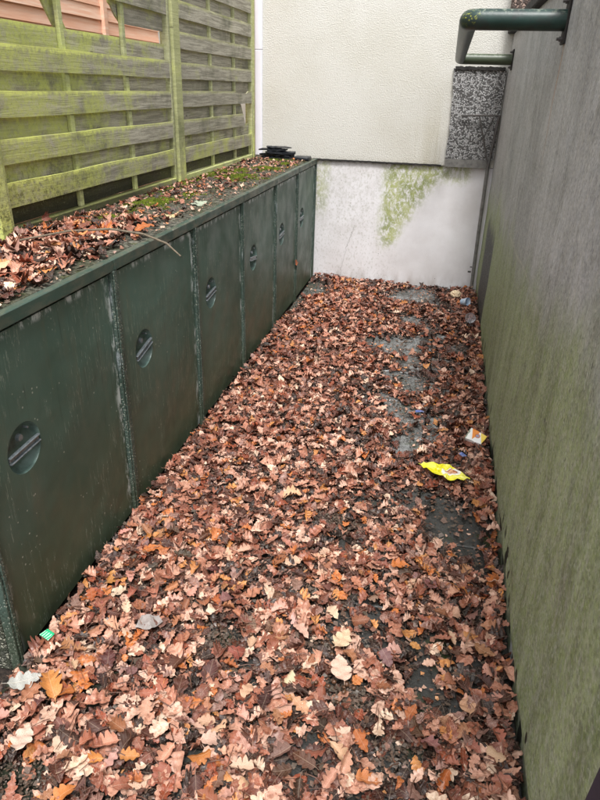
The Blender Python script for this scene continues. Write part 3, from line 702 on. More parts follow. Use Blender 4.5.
# ---------------------------------------------------------------- leaves
def leaf_shape(n_st, lobes, width, sinus, seed):
    """oak leaf lying in the XY plane, base at origin, tip at x=1; returns (t, left, right) stations"""
    rg = random.Random(seed); st = []
    for i in range(n_st):
        t = i / (n_st - 1)
        env = width * (math.sin(math.pi * min(1, t ** .8 * .96 + .03)) ** .75)
        row_ = []
        for s in (-1, 1):
            ph = (t * lobes + (0 if s < 0 else .22))
            lob = abs(math.sin(math.pi * ph)) ** .62
            wv = env * (1 - sinus + sinus * lob) * (1 + .10 * (rg.random() - .5))
            if t < .06: wv = .012 + env * .3 * t / .06
            if i == n_st - 1: wv = .02
            row_.append(wv)
        st.append((t, row_[0], row_[1]))
    return st
def leaf_arrays(st, curl, bend_, wav, seed, cols=5):
    rg = random.Random(seed); V = []; UV = []; F = []
    ph = rg.random() * 6; tw = rg.uniform(-.5, .5)
    cl, cr = curl * rg.uniform(.4, 1.4), curl * rg.uniform(.4, 1.4)
    side = rg.uniform(-.05, .05)
    for i, (t, l, r_) in enumerate(st):
        for c in range(cols):
            s = -1 + 2 * c / (cols - 1); wv = (l if s < 0 else r_) * abs(s)
            y = math.copysign(wv, s) if s else 0
            x = t + .10 * abs(y) * (1 if t < .8 else .3)            # lobes sweep forward
            k = cl if s < 0 else cr
            z = k * y * y * 4 + wav * abs(s) * math.sin(t * 19 + ph + (2 if s > 0 else 0)) + bend_ * (t - .45) ** 2 - bend_ * .05 + tw * y * (t - .5)
            V.append((x - .5, y + side * math.sin(t * 3), z)); UV.append((t, y, 0))
    for i in range(len(st) - 1):
        for c in range(cols - 1):
            a = i * cols + c; F.append((a, a + 1, a + cols + 1, a + cols))
    # stalk: thin strip
    b = len(V)
    V += [(-.5, -.008, V[2][2]), (-.5, .008, V[2][2]), (-.66, .022, V[2][2] + .03), (-.66, .034, V[2][2] + .03)]; UV += [(0, 0, 0)] * 4
    F.append((b, b + 1, b + 3, b + 2))
    return np.array(V), np.array(F), np.array(UV)
VAR = []
for i in range(26):
    st = leaf_shape(25, random.choice([3.0, 3.4, 4.0, 4.4]), random.uniform(.22, .40), random.uniform(.36, .58), i)
    if i % 5 == 4: st = [(t, l * (1 if t < .5 else random.uniform(.2, .6)), q) for t, l, q in st]          # torn on one side
    if i % 7 == 3: st = [(t * .6, l, q) for t, l, q in st]
    VAR.append(leaf_arrays(st, random.choice([-.6, -.3, .1, .25, .5, .8, 1.3]), random.choice([-.6, .3, .7, -.2]), random.uniform(.015, .055), i, 3))
VHI = []
for i in range(16):
    st = leaf_shape(31, random.choice([3.5, 4.0, 4.6]), random.uniform(.25, .39), random.uniform(.40, .58), 100 + i)
    VHI.append(leaf_arrays(st, random.choice([-.6, -.3, .1, .4, .8, 1.2]), random.choice([-.5, .3, .6]), random.uniform(.015, .05), 100 + i, 5))

PAL = [((218, 176, 154), 18), ((200, 148, 124), 19), ((180, 122, 98), 17), ((154, 94, 72), 15), ((122, 70, 53), 13), ((148, 110, 98), 9), ((88, 50, 38), 10), ((192, 112, 56), 5), ((206, 140, 80), 4), ((228, 198, 172), 5), ((142, 70, 44), 7), ((52, 33, 27), 7)]
PALF = np.array([.55, .75, 1, 1.25, 1.4, 1, 1.5, 1, .8, .35, 1.5, 1.4])
PC = np.array([srgb(*c)[:3] for c, _ in PAL]); PWt = np.array([w_ for _, w_ in PAL], float); PWt /= PWt.sum()
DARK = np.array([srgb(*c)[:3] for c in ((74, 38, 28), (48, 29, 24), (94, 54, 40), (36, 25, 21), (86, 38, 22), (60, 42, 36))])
def rotm(yaw, pitch, roll):
    cy, sy, cp, sp, cr, sr = np.cos(yaw), np.sin(yaw), np.cos(pitch), np.sin(pitch), np.cos(roll), np.sin(roll)
    m = np.empty((len(yaw), 3, 3))
    m[:, 0, 0] = cy * cp; m[:, 0, 1] = cy * sp * sr - sy * cr; m[:, 0, 2] = cy * sp * cr + sy * sr
    m[:, 1, 0] = sy * cp; m[:, 1, 1] = sy * sp * sr + cy * cr; m[:, 1, 2] = sy * sp * cr - cy * sr
    m[:, 2, 0] = -sp; m[:, 2, 1] = cp * sr; m[:, 2, 2] = cp * cr
    return m
def scatter(name, P, size, yaw, pitch, roll, col, variants, mat, zmin=None, **props):
    """P (n,3); one joined mesh of real leaves"""
    Vs, Fs, Cs, Us = [], [], [], []; off = 0
    idx = RNG.integers(0, len(variants), len(P)); Mx = rotm(yaw, pitch, roll)
    for v, (V, F, U) in enumerate(variants):
        s = np.where(idx == v)[0]
        if not len(s): continue
        W_ = np.einsum('nij,vj->nvi', Mx[s], V) * size[s][:, None, None]
        if zmin is not None:                                        # nothing sinks under the surface it lies on
            lift = np.maximum(0, zmin - (W_[:, :, 2].min(1) + P[s, 2])); W_[:, :, 2] += lift[:, None] * .8
        W_ += P[s][:, None, :]
        Vs.append(W_.reshape(-1, 3)); Cs.append(np.repeat(np.c_[col[s], np.ones(len(s))], len(V), 0)); Us.append(np.tile(U, (len(s), 1)))
        Fs.append((F[None] + (np.arange(len(s)) * len(V))[:, None, None] + off).reshape(-1, F.shape[1])); off += len(s) * len(V)
    me = np_mesh(name, np.concatenate(Vs), np.concatenate(Fs), np.concatenate(Cs), np.concatenate(Us))
    return link(name, me, mat, **props)

# bare places in the litter: (x, y, rx, ry, strength)
HOLES = [(1.03, 5.98, .28, .20, 1), (1.10, 5.32, .12, .14, .9), (1.07, 4.68, .20, .22, 1), (1.18, 4.0, .09, .16, .85), (1.15, 3.56, .10, .13, .8), (1.24, 3.38, .12, .10, .8),
         (.84, 4.72, .07, .1, .9), (1.50, 4.68, .09, .10, .9), (1.49, 2.42, .14, .17, 1), (1.60, 2.22, .08, .12, 1), (1.34, 2.62, .10, .08, .8), (1.22, 2.58, .10, .09, .7),
         (.94, 2.33, .06, .05, .7), (.62, 1.55, .08, .055, .8), (.86, 1.87, .07, .04, .6), (1.03, 1.60, .09, .06, .7), (1.05, 1.44, .09, .06, .7), (1.27, 1.24, .10, .07, .85),
         (.26, .93, .09, .06, .9), (.11, 5.98, .15, .30, 1), (.03, 5.45, .06, .4, 1), (1.30, 5.0, .06, .3, .5), (.5, 6.36, .15, .05, .5), (1.12, 4.35, .08, .12, .6), (1.4, 3.0, .08, .06, .5), (1.14, 1.42, .06, .05, .6)]
PN = RNG.random((90, 40))
def patch(x, y, cell=.17, sx=0):
    a = np.clip(y / cell + 3, 0, 88); b = np.clip(x / cell + 2 + sx, 0, 38); i, j = a.astype(int), b.astype(int); f, g = a - i, b - j
    f = f * f * (3 - 2 * f); g = g * g * (3 - 2 * g)
    return (PN[i, j] * (1 - f) + PN[i + 1, j] * f) * (1 - g) + (PN[i, j + 1] * (1 - f) + PN[i + 1, j + 1] * f) * g
def density(x, y):
    d = np.ones_like(x)
    # the cover breaks up into clumps on the right and in the foreground
    amt = np.clip((x - .55) / .5, 0, 1) * .55 * (1 - .8 * np.exp(-((x - 1.6) / .13) ** 2)) + .25 * np.clip((2.0 - y) / .6, 0, 1)
    mid = np.exp(-((x - 1.12) / .17) ** 2) * np.clip((y - 2.6) / .6, 0, 1) * .45
    pt = patch(x, y) * .65 + patch(x, y, .09, 4) * .35
    d *= 1 - np.clip(amt + mid, 0, .97) * np.clip((.56 - pt) / .16, 0, 1)
    for hx, hy, rx, ry, s in HOLES:
        q = ((x - hx) / rx) ** 2 + ((y - hy) / ry) ** 2
        d *= 1 - min(1, s * 1.04) * np.exp(-q ** 2 * .55)
    return d
def depth(x, y):
    """litter depth: deep along the lockers and in the foreground, thin over the slabs on the right"""
    side = np.clip((1.15 - x) / .6, 0, 1); near = np.clip((3.2 - y) / 1.6, 0, 1)
    return (.018 + .030 * np.maximum(side, near * .8) + .02 * np.exp(-((x - 1.62) / .08) ** 2)) * (.55 + .45 * density(x, y))
def sample(n, y0, y1, x0=.032, x1=1.60, power=1.0):
    x = RNG.uniform(x0, x1, n * 2); y = RNG.uniform(y0, y1, n * 2)
    x = x * (1.6252 + .0063 * y - .032) / 1.6
    k = RNG.random(n * 2) < density(x, y) ** power
    return x[k][:n], y[k][:n]
CAMXY = np.array([1.2152, 0.0])
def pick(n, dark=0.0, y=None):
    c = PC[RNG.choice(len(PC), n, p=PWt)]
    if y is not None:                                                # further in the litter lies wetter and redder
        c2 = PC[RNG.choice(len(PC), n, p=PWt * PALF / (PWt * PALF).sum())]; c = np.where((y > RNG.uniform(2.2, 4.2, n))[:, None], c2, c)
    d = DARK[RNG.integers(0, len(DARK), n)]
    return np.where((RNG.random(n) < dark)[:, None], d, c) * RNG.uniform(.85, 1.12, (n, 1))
LIT = []
NL = [(5200, 0, .95), (5600, .33, .72), (5600, .62, .22), (5800, .95, .05)]  # lower layers wet and decayed, darkened further to deepen the shade between leaves
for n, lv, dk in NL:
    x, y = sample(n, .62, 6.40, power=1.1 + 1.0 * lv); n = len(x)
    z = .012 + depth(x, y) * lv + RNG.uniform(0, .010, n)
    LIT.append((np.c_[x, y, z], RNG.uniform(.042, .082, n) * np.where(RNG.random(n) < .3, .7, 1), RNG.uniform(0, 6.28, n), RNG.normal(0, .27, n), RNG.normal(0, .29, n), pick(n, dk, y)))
for lv, nn in ((.3, 420), (.8, 420), (1.2, 330)):                    # leaves drifted against the foot of the right wall
    y = RNG.uniform(.7, 6.3, nn); x = 1.6252 + .0063 * y - RNG.uniform(.004, .075, nn)
    k = (RNG.random(nn) < .35 + .65 * density(x, y)); x, y = x[k], y[k]; n = len(x)
    LIT.append((np.c_[x, y, .014 + .03 * lv + RNG.uniform(0, .01, n)], RNG.uniform(.040, .074, n), RNG.uniform(0, 6.28, n), RNG.normal(0, .35, n), RNG.normal(0, .35, n), pick(n, .45 - .25 * lv, y)))
P, S, A, B, Cc, K = [np.concatenate([l[i] for l in LIT]) for i in range(6)]
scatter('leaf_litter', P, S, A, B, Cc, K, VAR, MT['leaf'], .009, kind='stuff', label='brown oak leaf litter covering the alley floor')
# broken bits and crumbs between and under the leaves
def chips(name, x, y, z, size, col, **props):
    n = len(x); base = np.array([(-.5, -.3, 0), (.5, -.4, .1), (.35, .4, 0), (-.4, .35, .14)])
    V = np.einsum('nij,vj->nvi', rotm(RNG.uniform(0, 6.28, n), RNG.normal(0, .35, n), RNG.normal(0, .35, n)), base) * (size * RNG.uniform(.6, 1.3, n))[:, None, None]
    V *= RNG.uniform(.6, 1.3, (n, 4, 1)); V[:, :, :] += np.c_[x, y, z][:, None, :]
    F = np.arange(n * 4).reshape(n, 4)
    me = np_mesh(name, V.reshape(-1, 3), F, np.repeat(np.c_[col, np.ones(n)], 4, 0), np.tile([(.3, .3, 0)], (n * 4, 1)), False)
    return link(name, me, MT['leaf'], **props)
n = 34000; x = RNG.uniform(.02, 1.62, n); y = RNG.uniform(.62, 6.42, n)
dd_ = density(x, y); kk = RNG.random(n) < .34 + .66 * dd_; x, y, dd_ = x[kk], y[kk], dd_[kk]; n = len(x)
near = (y < 2.1)
z = .012 + RNG.uniform(0, 1, n) * depth(x, y) * .8
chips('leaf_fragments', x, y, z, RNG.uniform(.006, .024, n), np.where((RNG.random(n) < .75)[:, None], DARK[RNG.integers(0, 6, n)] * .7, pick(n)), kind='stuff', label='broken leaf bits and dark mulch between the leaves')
# dark mulch heaped in the bare foreground patches
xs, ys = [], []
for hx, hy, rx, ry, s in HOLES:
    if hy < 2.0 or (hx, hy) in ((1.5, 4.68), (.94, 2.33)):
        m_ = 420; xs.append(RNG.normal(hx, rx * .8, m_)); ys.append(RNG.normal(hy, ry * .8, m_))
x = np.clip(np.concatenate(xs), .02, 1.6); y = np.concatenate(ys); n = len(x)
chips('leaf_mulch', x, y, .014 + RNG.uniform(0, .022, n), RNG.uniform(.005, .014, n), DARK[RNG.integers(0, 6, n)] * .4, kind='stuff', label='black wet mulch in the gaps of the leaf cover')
# thin dark stalks
n = 1500; x, y = sample(n, .7, 4.5); n = len(x); z = .02 + depth(x, y) * 1.0 + .004
V = []; F = []
for i in range(n):
    a = random.random() * 6.28; L = random.uniform(.02, .07); w_ = random.uniform(.0008, .0018); b = random.gauss(0, .15)
    d = np.array((math.cos(a), math.sin(a), b)); s = np.array((-math.sin(a), math.cos(a), 0)) * w_; c0 = np.array((x[i], y[i], z[i])); md = np.array((0, 0, L * .12)) + s * random.uniform(-4, 4)
    o_ = len(V); up = np.array((0, 0, w_))
    for q in (c0 - d * L / 2, c0 + md, c0 + d * L / 2): V += [q - s, q + up, q + s]
    F += [(o_, o_ + 1, o_ + 4, o_ + 3), (o_ + 1, o_ + 2, o_ + 5, o_ + 4), (o_ + 3, o_ + 4, o_ + 7, o_ + 6), (o_ + 4, o_ + 5, o_ + 8, o_ + 7)]
link('leaf_stalks', np_mesh('leaf_stalks', np.array(V), np.array(F), None, None), m_plain('stalk_brown', srgb(92, 58, 42), .5, .5, .4, 80), kind='stuff', label='thin brown leaf stalks lying among the leaves')
# acorns and cups in the foreground
bm = bmesh.new()
bmesh.ops.create_uvsphere(bm, u_segments=8, v_segments=6, radius=1)
for v in bm.verts: v.co.z *= 1.25
ac = fin(bm, 'acorn'); ac.materials.append(m_plain('acorn_brown', srgb(96, 66, 46), .35, .6, .5, 90))
for p_ in ac.polygons: p_.use_smooth = True
for i in range(34):
    hx, hy = random.choice([(1.03, 1.6), (1.05, 1.44), (1.14, 1.40), (1.0, 1.5), (.62, 1.55)])
    o = link('acorn', ac); o.location = (hx + random.gauss(0, .07), hy + random.gauss(0, .06), .045 + random.uniform(-.004, .006)); s = random.uniform(.005, .008)
    o.scale = (s, s, s); o.rotation_euler = (random.uniform(1, 2), 0, random.uniform(0, 6))
    tag(o, 'small dark acorn in the dark gaps between the foreground leaves', 'acorn', 'acorns in the foreground litter')

# individually placed leaves: the 290 that show largest, all on top of the foreground litter
CLS = [('pale pinkish tan', [(210, 164, 140), (200, 148, 122), (216, 172, 148)], .30), ('mid brown', [(168, 106, 78), (146, 84, 60), (180, 122, 94)], .33),
       ('cream coloured', [(222, 190, 162), (214, 178, 148)], .03), ('orange brown', [(188, 108, 50), (174, 92, 42), (200, 130, 68)], .10),
       ('dull greyish brown', [(138, 100, 88), (124, 84, 74)], .07), ('dark wet brown', [(84, 44, 32), (64, 36, 28)], .17)]
def zone(x, y):
    a = ('by the lockers', 'left of the middle', 'just left of the middle', 'mid path', 'just right of the middle', 'right side', 'by the right wall')[sum(x > q for q in (.26, .5, .76, 1.0, 1.22, 1.44))]
    b = ('along the bottom edge', 'low down', 'level with the grey leaf', 'level with the green wrapper', 'level with the whitish glint', 'just beyond the whitish glint', 'level with the first door')[sum(y > q for q in (1.0, 1.14, 1.28, 1.42, 1.58, 1.8))]
    return a + ', ' + b
LM = []
for i, (V, F, U) in enumerate(VHI):
    me = np_mesh('oak_leaf', V, F, None, U); me.materials.append(MT['leaf1']); LM.append(me)
def put_leaf(x, y, z, size, rot, col, label, group=None, me=None, cat='leaf', name='oak_leaf'):
    o = bpy.data.objects.new(name, me or random.choice(LM)); COL.objects.link(o)
    o.location = (x, y, z); o.scale = (size,) * 3; o.rotation_euler = rot; o.color = srgb(*col)
    tag(o, label, cat, group); return o
cnt = 0; tries = 0; placed = []
while cnt < 268 and tries < 6000:
    tries += 1
    y = .86 + 1.25 * random.random() ** 1.15; x = random.uniform(.05, 1.585)
    if (x < 0.22 and y < 1.0): continue
    vx = (Vector((x, y, 0)) - cam.location); dz = vx.dot(_F); u_ = 300 + 631 * vx.dot(_R) / dz; v_ = 400 - 631 * vx.dot(_U) / dz
    if not (-8 < u_ < 530 and v_ < 812): continue
    if random.random() > float(density(np.array([x]), np.array([y]))[0]) ** 2: continue
    if any((x - a) ** 2 + (y - b) ** 2 < .042 ** 2 for a, b in placed): continue
    placed.append((x, y)); cnt += 1
    c = random.choices(CLS, [q[2] for q in CLS])[0]
    zz = .018 + float(depth(np.array([x]), np.array([y]))[0]) + random.uniform(-.002, .008)
    sz = random.uniform(.044, .082); pre = 'small ' if sz < .055 else 'large ' if sz > .072 else ''
    put_leaf(x, y, zz, sz, (random.gauss(0, .25), random.gauss(0, .25), random.uniform(0, 6.28)), tuple(max(0, min(255, q + random.randint(-7, 7))) for q in random.choice(c[1])), pre + c[0] + ' oak leaf ' + zone(x, y), 'oak leaves lying on the foreground litter')
def gz(x, y, e=.012): return .018 + float(depth(np.array([x]), np.array([y]))[0]) + e
put_leaf(.19, 1.21, gz(.19, 1.21, .022), .115, (.1, -.1, 2.3), (206, 138, 72), 'large orange leaf lying right below the corner of the lockers')
put_leaf(.10, 1.20, gz(.1, 1.2, .02), .10, (.2, .05, .6), (176, 178, 172), 'grey underside of an oak leaf by the locker corner, bottom left')
put_leaf(.215, 1.02, gz(.2, 1.0, .02), .085, (0, .1, 1.7), (214, 186, 168), 'cream leaf with long lobes near the bottom left corner')
put_leaf(1.235, 2.05, gz(1.24, 2.05, .018), .085, (0, .15, .3), (196, 112, 48), 'bright orange leaf near the dark bare paving slab on the right')
put_leaf(1.06, 1.62, gz(1.06, 1.6, .02), .10, (.1, .1, 1.2), (222, 194, 160), 'pale leaf lying alone over the black mulch patch')
put_leaf(1.08, 1.49, gz(1.06, 1.5, .02), .10, (.1, -.1, 1.9), (226, 190, 170), 'pink-cream leaf just below the pale leaf on the black mulch patch')
put_leaf(.70, 2.42, gz(.7, 2.4, .015), .10, (.1, -.1, .4), (222, 176, 136), 'pale amber leaf in the middle of the alley')

# leaves on the locker top
LT = []
def toplayer(n, x0, x1, y0, y1, lv, dk, p=None):
    x = RNG.uniform(x0, x1, n); y = RNG.uniform(y0, y1, n)
    if p is not None: k = RNG.random(n) < p(x, y); x, y = x[k], y[k]
    n = len(x); z = HC + .006 + lv * RNG.uniform(.4, 1, n)
    LT.append((np.c_[x, y, z], RNG.uniform(.042, .082, n), RNG.uniform(0, 6.28, n), RNG.normal(0, .2, n), RNG.normal(0, .2, n), pick(n, dk)))
pn = lambda x, y: np.clip((3.25 - y) / .9, 0, 1) * np.clip((-.02 - x) / .12 + .1 + (2.2 - y) * .3, .05, 1) + .1
toplayer(620, -.54, -.05, 1.33, 3.3, .006, .45, pn); toplayer(700, -.54, -.07, 1.33, 3.2, .018, .2, pn); toplayer(240, -.54, -.12, 1.35, 2.7, .032, .06, pn)
pf = lambda x, y: .12 + .5 * np.clip((-.30 - x) / .15, 0, 1) + .5 * np.exp(-((y - 4.1) / .45) ** 2) * np.clip((-.1 - x) / .15, 0, 1) + .3 * np.exp(-((y - 5.6) / .5) ** 2)
toplayer(1300, -.54, -.05, 2.9, 6.3, .012, .3, pf)
P, S, A, B, Cc, K = [np.concatenate([l[i] for l in LT]) for i in range(6)]
far_ = P[:, 1] > 2.9; S = np.where(far_, S * .62, S)
scatter('locker_leaf_litter', P, S, A, B, Cc, K, VAR, MT['leaf'], HC + .003, kind='stuff', label='brown leaves lying on the locker top')
n = 5200; x = RNG.uniform(-.55, -.03, n); y = RNG.uniform(1.32, 6.38, n); z = np.full(n, HC + .004) + RNG.uniform(0, .006, n)
chips('leaf_fragments', x, y, z, RNG.uniform(.004, .018, n), np.where((RNG.random(n) < .6)[:, None], DARK[RNG.integers(0, 6, n)] * .8, pick(n)), kind='stuff', label='crumbled leaf bits on the locker top')
# moss cushions: thousands of short spikes on low mounds
MO = [(-.38, 3.45, .11, .22, 1), (-.30, 3.85, .06, .12, .5), (-.27, 4.75, .16, .18, 1), (-.22, 5.35, .14, .16, .9), (-.40, 5.1, .1, .25, .8), (-.15, 5.75, .1, .12, .7), (-.5, 4.6, .05, .8, .8), (-.42, 2.95, .08, .12, .7), (-.3, 6.1, .15, .12, .5)]
xs, ys, zs = [], [], []
for mx, my, rx, ry, s in MO:
    m_ = int(5200 * s * (rx * ry / .03)) + 500; a = RNG.uniform(0, 6.28, m_); r_ = np.sqrt(RNG.random(m_)) * (1 + .35 * np.sin(a * 5 + mx * 40) + .2 * np.sin(a * 11))
    x_ = mx + rx * r_ * np.cos(a); y_ = my + ry * r_ * np.sin(a); xs.append(x_); ys.append(y_); zs.append(HC + .014 * np.clip(1 - r_ ** 2, 0, 1) * s)
x = np.concatenate(xs); y = np.concatenate(ys); z = np.concatenate(zs); k = (x < -.04) & (x > -.55); x, y, z = x[k], y[k], z[k]; n = len(x)
a = RNG.uniform(0, 6.28, n); h = RNG.uniform(.005, .012, n); wd = .0022
V = np.empty((n, 3, 3)); dx = np.cos(a) * wd; dy = np.sin(a) * wd
V[:, 0] = np.c_[x - dx, y - dy, z]; V[:, 1] = np.c_[x + dx, y + dy, z]; V[:, 2] = np.c_[x + RNG.normal(0, .003, n), y + RNG.normal(0, .003, n), z + h]
MG = Mat('moss_green'); MG.out(MG.mix(MG.mr(MG.noise(MG.pos(), 30, 4), .35, .65), srgb(84, 98, 34), srgb(136, 148, 52)), .8, None, .2)
link('moss', np_mesh('moss', V.reshape(-1, 3), np.arange(n * 3).reshape(n, 3), None, None, False), MG.m, kind='stuff', label='green moss cushions on the locker top')

# ---------------------------------------------------------------- small things on the lockers
tag(link('twig', tube_mesh([(-.40, 2.20, HC + .045), (-.28, 2.40, HC + .055), (-.15, 2.52, HC + .05), (-.02, 2.56, HC + .03), (.10, 2.53, HC + .004), (.185, 2.47, HC - .03)], [.004, .0045, .005, .005, .0045, .003], 7), MT['twig'], None, True),
    'bare grey twig sticking out over the locker edge', 'twig')
def ragged_sheet(cx, cy, z, rx, ry, th, seed, rot=0, n=26):
    rg = random.Random(seed); bm = bmesh.new(); top = []; bot = []
    for k in range(n):
        a = 2 * math.pi * k / n; sq = 1 / max(abs(math.cos(a)), abs(math.sin(a))) ** .8
        r_ = sq * (1 + rg.uniform(-.12, .12)); px, py = rx * r_ * math.cos(a), ry * r_ * math.sin(a)
        X_ = cx + px * math.cos(rot) - py * math.sin(rot); Y_ = cy + px * math.sin(rot) + py * math.cos(rot); wz = rg.uniform(-.004, .006)
        top.append(bm.verts.new((X_, Y_, z + th + wz))); bot.append(bm.verts.new((X_, Y_, z + wz)))
    ct = bm.verts.new((cx, cy, z + th + .006)); cb = bm.verts.new((cx, cy, z))
    for k in range(n):
        j = (k + 1) % n; bm.faces.new((top[k], top[j], ct)); bm.faces.new((bot[j], bot[k], cb)); bm.faces.new((top[k], bot[k], bot[j], top[j]))
    return fin(bm)
names = ['lowest thick black sheet of the ragged pile in the far left corner', 'second black sheet up in the ragged pile by the corner strip', 'third black sheet up in the ragged pile by the corner strip', 'fourth black sheet in the ragged pile, shifted to the left', 'topmost thin dark sheet of the ragged pile in the far left corner']
for i, (dx, dy, rx, ry, th, rot) in enumerate([(.02, 0, .125, .07, .018, .1), (.0, .01, .13, .06, .014, -.15), (.03, -.01, .12, .065, .016, .2), (-.025, 0, .12, .06, .012, -.05), (.01, .005, .12, .05, .008, .08)]):
    tag(link('roofing_sheet', ragged_sheet(-.34 + dx * 1.3, 6.20 + dy, HC + .004 + i * .024, rx * (1.3 - .09 * i), ry * 1.3, th, 40 + i, rot), MT['black']), names[i], 'sheet', 'ragged black sheets piled on the lockers')
bm = bmesh.new(); bm_box(bm, (-.165, 6.12, HC + .003), (-.02, 6.27, HC + .036)); bevel(bm, .01, 3)
tag(link('roofing_block', fin(bm), MT['black'], None, True), 'flat black rounded block beside the ragged pile on the far locker', 'block')
mtw = m_plain('pale_flake', srgb(168, 176, 156), .8, .2, .3, 40)
tag(link('plaster_flake', ragged_sheet(-.13, 3.54, HC + .003, .04, .075, .003, 5, .2), mtw), 'pale whitish plaster flake lying near the locker front edge', 'flake')
put_leaf(-.13, 3.13, HC + .012, .08, (.1, 0, .5), (206, 186, 140), 'pale yellowish leaf alone on the locker top edge')
put_leaf(.004, 5.58, .37, .085, (R(80), R(20), R(85)), (176, 100, 60), 'brown leaf stuck upright on the far locker door')
put_leaf(-.04, 2.62, HC + .05, .10, (.2, -.2, .9), (176, 98, 44), 'orange brown leaf under the twig at the locker edge')
put_leaf(-.20, 2.35, HC + .055, .10, (.1, .2, 2.2), (226, 150, 92), 'orange tan leaf on the locker top left of the twig')
put_leaf(-.50, 2.60, HC + .06, .07, (R(60), 0, 1.6), (120, 62, 46), 'dark reddish leaf standing against the fence foot')
put_leaf(-.24, 1.86, HC + .055, .12, (.1, .1, .3), (228, 182, 142), 'largest pale tan leaf on the near locker top')

# ---------------------------------------------------------------- litter on the floor
def sheet_obj(name, cx, cy, z, outline, mat, amp=.012, seed=1, rz=0, label='', cat='wrapper', res=22):
    """crumpled sheet cut to an outline (in its own metres)"""
    bm = bmesh.new(); n = len(outline); ring = []
    for k in range(n):                                              # edge points between the corners, slightly wavy
        a, b = outline[k], outline[(k + 1) % n]
        for t in range(6):
            q = t / 6; x_, y_ = a[0] + (b[0] - a[0]) * q, a[1] + (b[1] - a[1]) * q
            ring.append((x_ + .002 * noise.noise(Vector((x_ * 90, y_ * 90, seed))), y_ + .002 * noise.noise(Vector((x_ * 90, y_ * 90, seed + 5)))))
    mx = sum(p[0] for p in ring) / len(ring); my_ = sum(p[1] for p in ring) / len(ring); rings = []
    for f in (1, .86, .72, .58, .44, .30, .15):
        rw = []
        for (x_, y_) in ring:
            px, py = mx + (x_ - mx) * f, my_ + (y_ - my_) * f; q = Vector((px * 22, py * 22, seed))
            rw.append(bm.verts.new((px, py, amp * (1 - 2 * abs(noise.noise(q))) + amp * .5 * noise.noise(q * 2.3))))
        rings.append(rw)
    m_ = len(ring)
    for a, b in zip(rings, rings[1:]):
        for k in range(m_): bm.faces.new((a[k], a[(k + 1) % m_], b[(k + 1) % m_], b[k]))
    bm.faces.new(rings[-1])
    ex_ = bmesh.ops.extrude_face_region(bm, geom=bm.faces[:])
    for v in [g for g in ex_['geom'] if isinstance(g, bmesh.types.BMVert)]: v.co.z -= .0012
    o = link(name, fin(bm), mat); o.location = (cx, cy, z); o.rotation_euler.z = rz
    return tag(o, label, cat)
my = Mat('yellow_wrapper_print'); q = my.tc('Object'); X, Y, Z = my.sep(q)
cy_ = my.mix(my.mr(my.noise(q, 14, 3), .4, .7), srgb(232, 222, 24), srgb(240, 234, 100))
dn = my.n('ShaderNodeVectorMath', operation='DISTANCE'); my.L(my.mp(q, (1, 1.5, 0)), dn.inputs[0]); dn.inputs[1].default_value = (.035, -.01, 0)
e_ = my.ma('ADD', dn.outputs['Value'], my.ma('MULTIPLY', my.noise(q, 30, 3), .02))
cy_ = my.mix(my.mr(e_, .062, .052), cy_, srgb(236, 232, 226)); cy_ = my.mix(my.mr(e_, .046, .038), cy_, srgb(170, 96, 62)); cy_ = my.mix(my.mr(my.noise(q, 60, 3), .5, .6), cy_, my.mix(my.mr(e_, .05, .03), cy_, srgb(222, 170, 130)))
my.out(cy_, .25, my.bump(my.noise(q, 35, 4), .4, .004), .6)
sheet_obj('snack_wrapper', 1.40, 2.81, gz(1.40, 2.81, .03), [(-.13, .045), (-.05, .075), (.03, .05), (.10, -.02), (.125, -.055), (.03, -.065), (-.05, -.045)], my.m, .014, 3, R(3), 'crumpled yellow snack wrapper with a brown food picture')
# small printed carton
mc = Mat('carton_print'); G = mc.tc('Object'); X, Y, Z = mc.sep(G)
c_ = mc.mix(mc.mr(mc.ma('ADD', X, mc.ma('MULTIPLY', Y, .4)), -.026, -.022), srgb(236, 234, 228), srgb(232, 140, 48))
c_ = mc.mix(mc.mr(mc.ma('ADD', X, mc.ma('MULTIPLY', Y, -.3)), -.006, -.002), c_, srgb(240, 238, 236))
c_ = mc.mix(mc.mr(mc.ma('ADD', X, mc.ma('MULTIPLY', Y, .5)), .026, .030), c_, srgb(240, 208, 84))
db = mc.n('ShaderNodeVectorMath', operation='DISTANCE'); mc.L(mc.mp(G, (1, 1, 0)), db.inputs[0]); db.inputs[1].default_value = (.004, .008, 0)
c_ = mc.mix(mc.mr(db.outputs['Value'], .016, .013), c_, srgb(196, 110, 60)); c_ = mc.mix(mc.mr(db.outputs['Value'], .010, .008), c_, srgb(150, 150, 170))
mc.out(c_, .4, mc.bump(mc.noise(G, 40, 3), .3, .003), .5)
bm = bmesh.new(); bm_box(bm, (-.046, -.036, -.016), (.046, .036, .016)); bmesh.ops.subdivide_edges(bm, edges=bm.edges[:], cuts=4, use_grid_fill=True)
for v in bm.verts: v.co += Vector((0, -.12 * v.co.x * (v.co.y > 0), 0)) + Vector((noise.noise(v.co * 40), noise.noise(v.co * 40 + Vector((5, 0, 0))), noise.noise(v.co * 30 + Vector((0, 9, 0))))) * .005
o = tag(link('carton', fin(bm), mc.m), 'small crushed white and orange carton by the right wall', 'carton'); o.location = (1.570, 3.21, gz(1.57, 3.2, .022)); o.rotation_euler = (R(26), R(8), R(-22))
box_lid = bmesh.new(); bm_box(box_lid, (-.052, -.037, -.017), (-.0465, .037, .017)); bevel(box_lid, .002, 1); link('carton_flap', fin(box_lid), mtw, o)
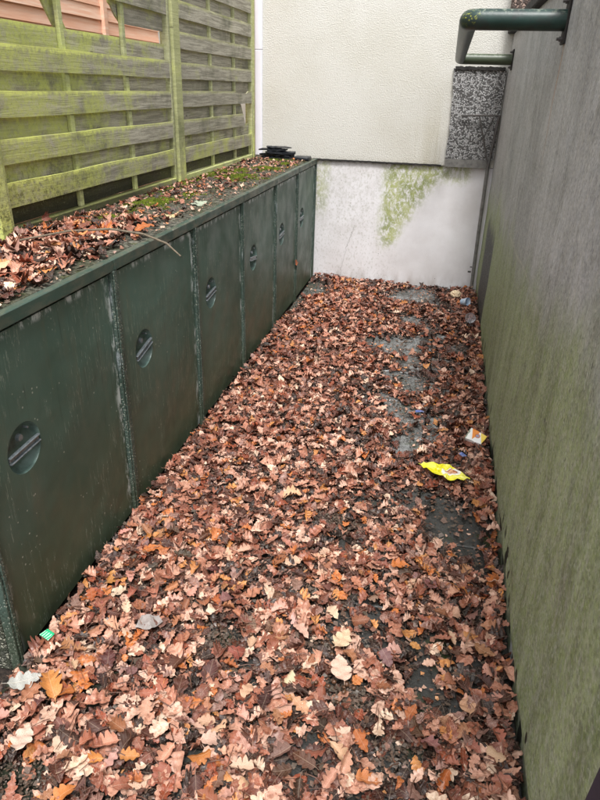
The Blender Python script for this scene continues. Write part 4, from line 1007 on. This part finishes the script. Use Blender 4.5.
# cups and paper by the far corner
def cup(name, r1, r2, h, loc, rot, mat, label, cat='cup'):
    bm = bmesh.new(); n = 24
    prof = [(r1, 0), (r2, h), (r2 + .002, h), (r2 + .002, h - .003), (r2 - .001, h - .003), (r1 - .001, .002)]
    rings = [[bm.verts.new((r_ * math.cos(2 * math.pi * k / n), r_ * math.sin(2 * math.pi * k / n), z_)) for k in range(n)] for r_, z_ in [(r1, 0), (r2, h), (r2 + .0025, h), (r2 + .0025, h - .004)]]
    for a, b in zip(rings, rings[1:]):
        for k in range(n): bm.faces.new((a[k], a[(k + 1) % n], b[(k + 1) % n], b[k]))
    bm.faces.new(rings[0][::-1])
    me = fin(bm); o = link(name, me, mat, None, True); md = o.modifiers.new('thickness', 'SOLIDIFY'); md.thickness = .0012
    o.location = loc; o.rotation_euler = rot; return tag(o, label, cat)
mblue = m_plain('blue_cup', srgb(176, 200, 224), .3, .5, .75, 30, .001, srgb(235, 238, 240)); mcream = m_plain('cream_paper', srgb(238, 214, 180), .7, .3, .2, 25, .004, srgb(190, 150, 110))
mclear = Mat('clear_plastic'); mclear.b.inputs['Transmission Weight'].default_value = .75; mclear.out((.93, .92, .95, 1), .12, None, .5)
cup('paper_cup', .026, .036, .07, (1.525, 5.80, gz(1.5, 5.8, .035)), (R(74), 0, R(50)), mblue, 'small blue and white paper cup near the far right corner')
cup('plastic_cup', .028, .042, .06, (1.572, 5.27, gz(1.57, 5.3, .032)), (R(58), R(10), R(6)), mclear.m, 'clear plastic cup on its side by the right wall')
bm = bmesh.new(); bmesh.ops.create_icosphere(bm, subdivisions=4, radius=.045)
for v in bm.verts: v.co *= 1 + .32 * (1 - 2.2 * abs(noise.noise(v.co * 40))) * .6; v.co.z *= .7
o = tag(link('crumpled_paper', fin(bm), mcream), 'crumpled cream paper ball next to the blue cup', 'paper'); o.location = (1.47, 6.06, gz(1.47, 6.0, .03))
mb2 = m_plain('blue_film', srgb(84, 104, 170), .3, .6, .3, 60, .002, srgb(220, 225, 235))
sheet_obj('blue_scrap', 1.245, 3.50, gz(1.24, 3.5, .02), [(-.025, -.012), (.028, -.010), (.02, .014), (-.02, .012)], mb2, .004, 8, .2, 'tiny blue foil scrap on the bare middle slab', 'scrap', 10)
sheet_obj('blue_scrap', 1.495, 3.03, gz(1.49, 3.0, .02), [(-.014, -.02), (.018, -.016), (.014, .024), (-.01, .018)], mb2, .005, 12, .7, 'tiny blue scrap between the carton and the yellow wrapper', 'scrap', 10)
mg = Mat('green_wrapper_print'); q = mg.tc('Object'); X, Y, Z = mg.sep(q)
stp = mg.ma('MULTIPLY', mg.mr(mg.ma('SINE', mg.ma('MULTIPLY', X, 620)), .1, .6), mg.mr(Y, .011, .007)); mg.out(mg.mix(stp, srgb(40, 178, 120), srgb(186, 226, 200)), .35, None, .5)
sheet_obj('green_wrapper', .072, 1.375, gz(.07, 1.37, .024), [(-.022, -.015), (.024, -.017), (.020, .016), (-.018, .018)], mg.m, .003, 5, R(-18), 'small bright green striped sweet wrapper by the locker corner', 'wrapper', 12)
mgl = m_plain('painted_glint', srgb(158, 150, 146), .2, .6, .4, 40, .003, srgb(140, 120, 110))  # puddle glint put into the colour of a pale sheet
sheet_obj('glint_patch', .385, 1.52, gz(.39, 1.52, .014), [(-.05, -.02), (0, -.038), (.045, -.01), (.03, .03), (-.03, .035)], mgl, .008, 9, .4, 'pale sheet painted as a whitish puddle glint among the leaves', 'glint')
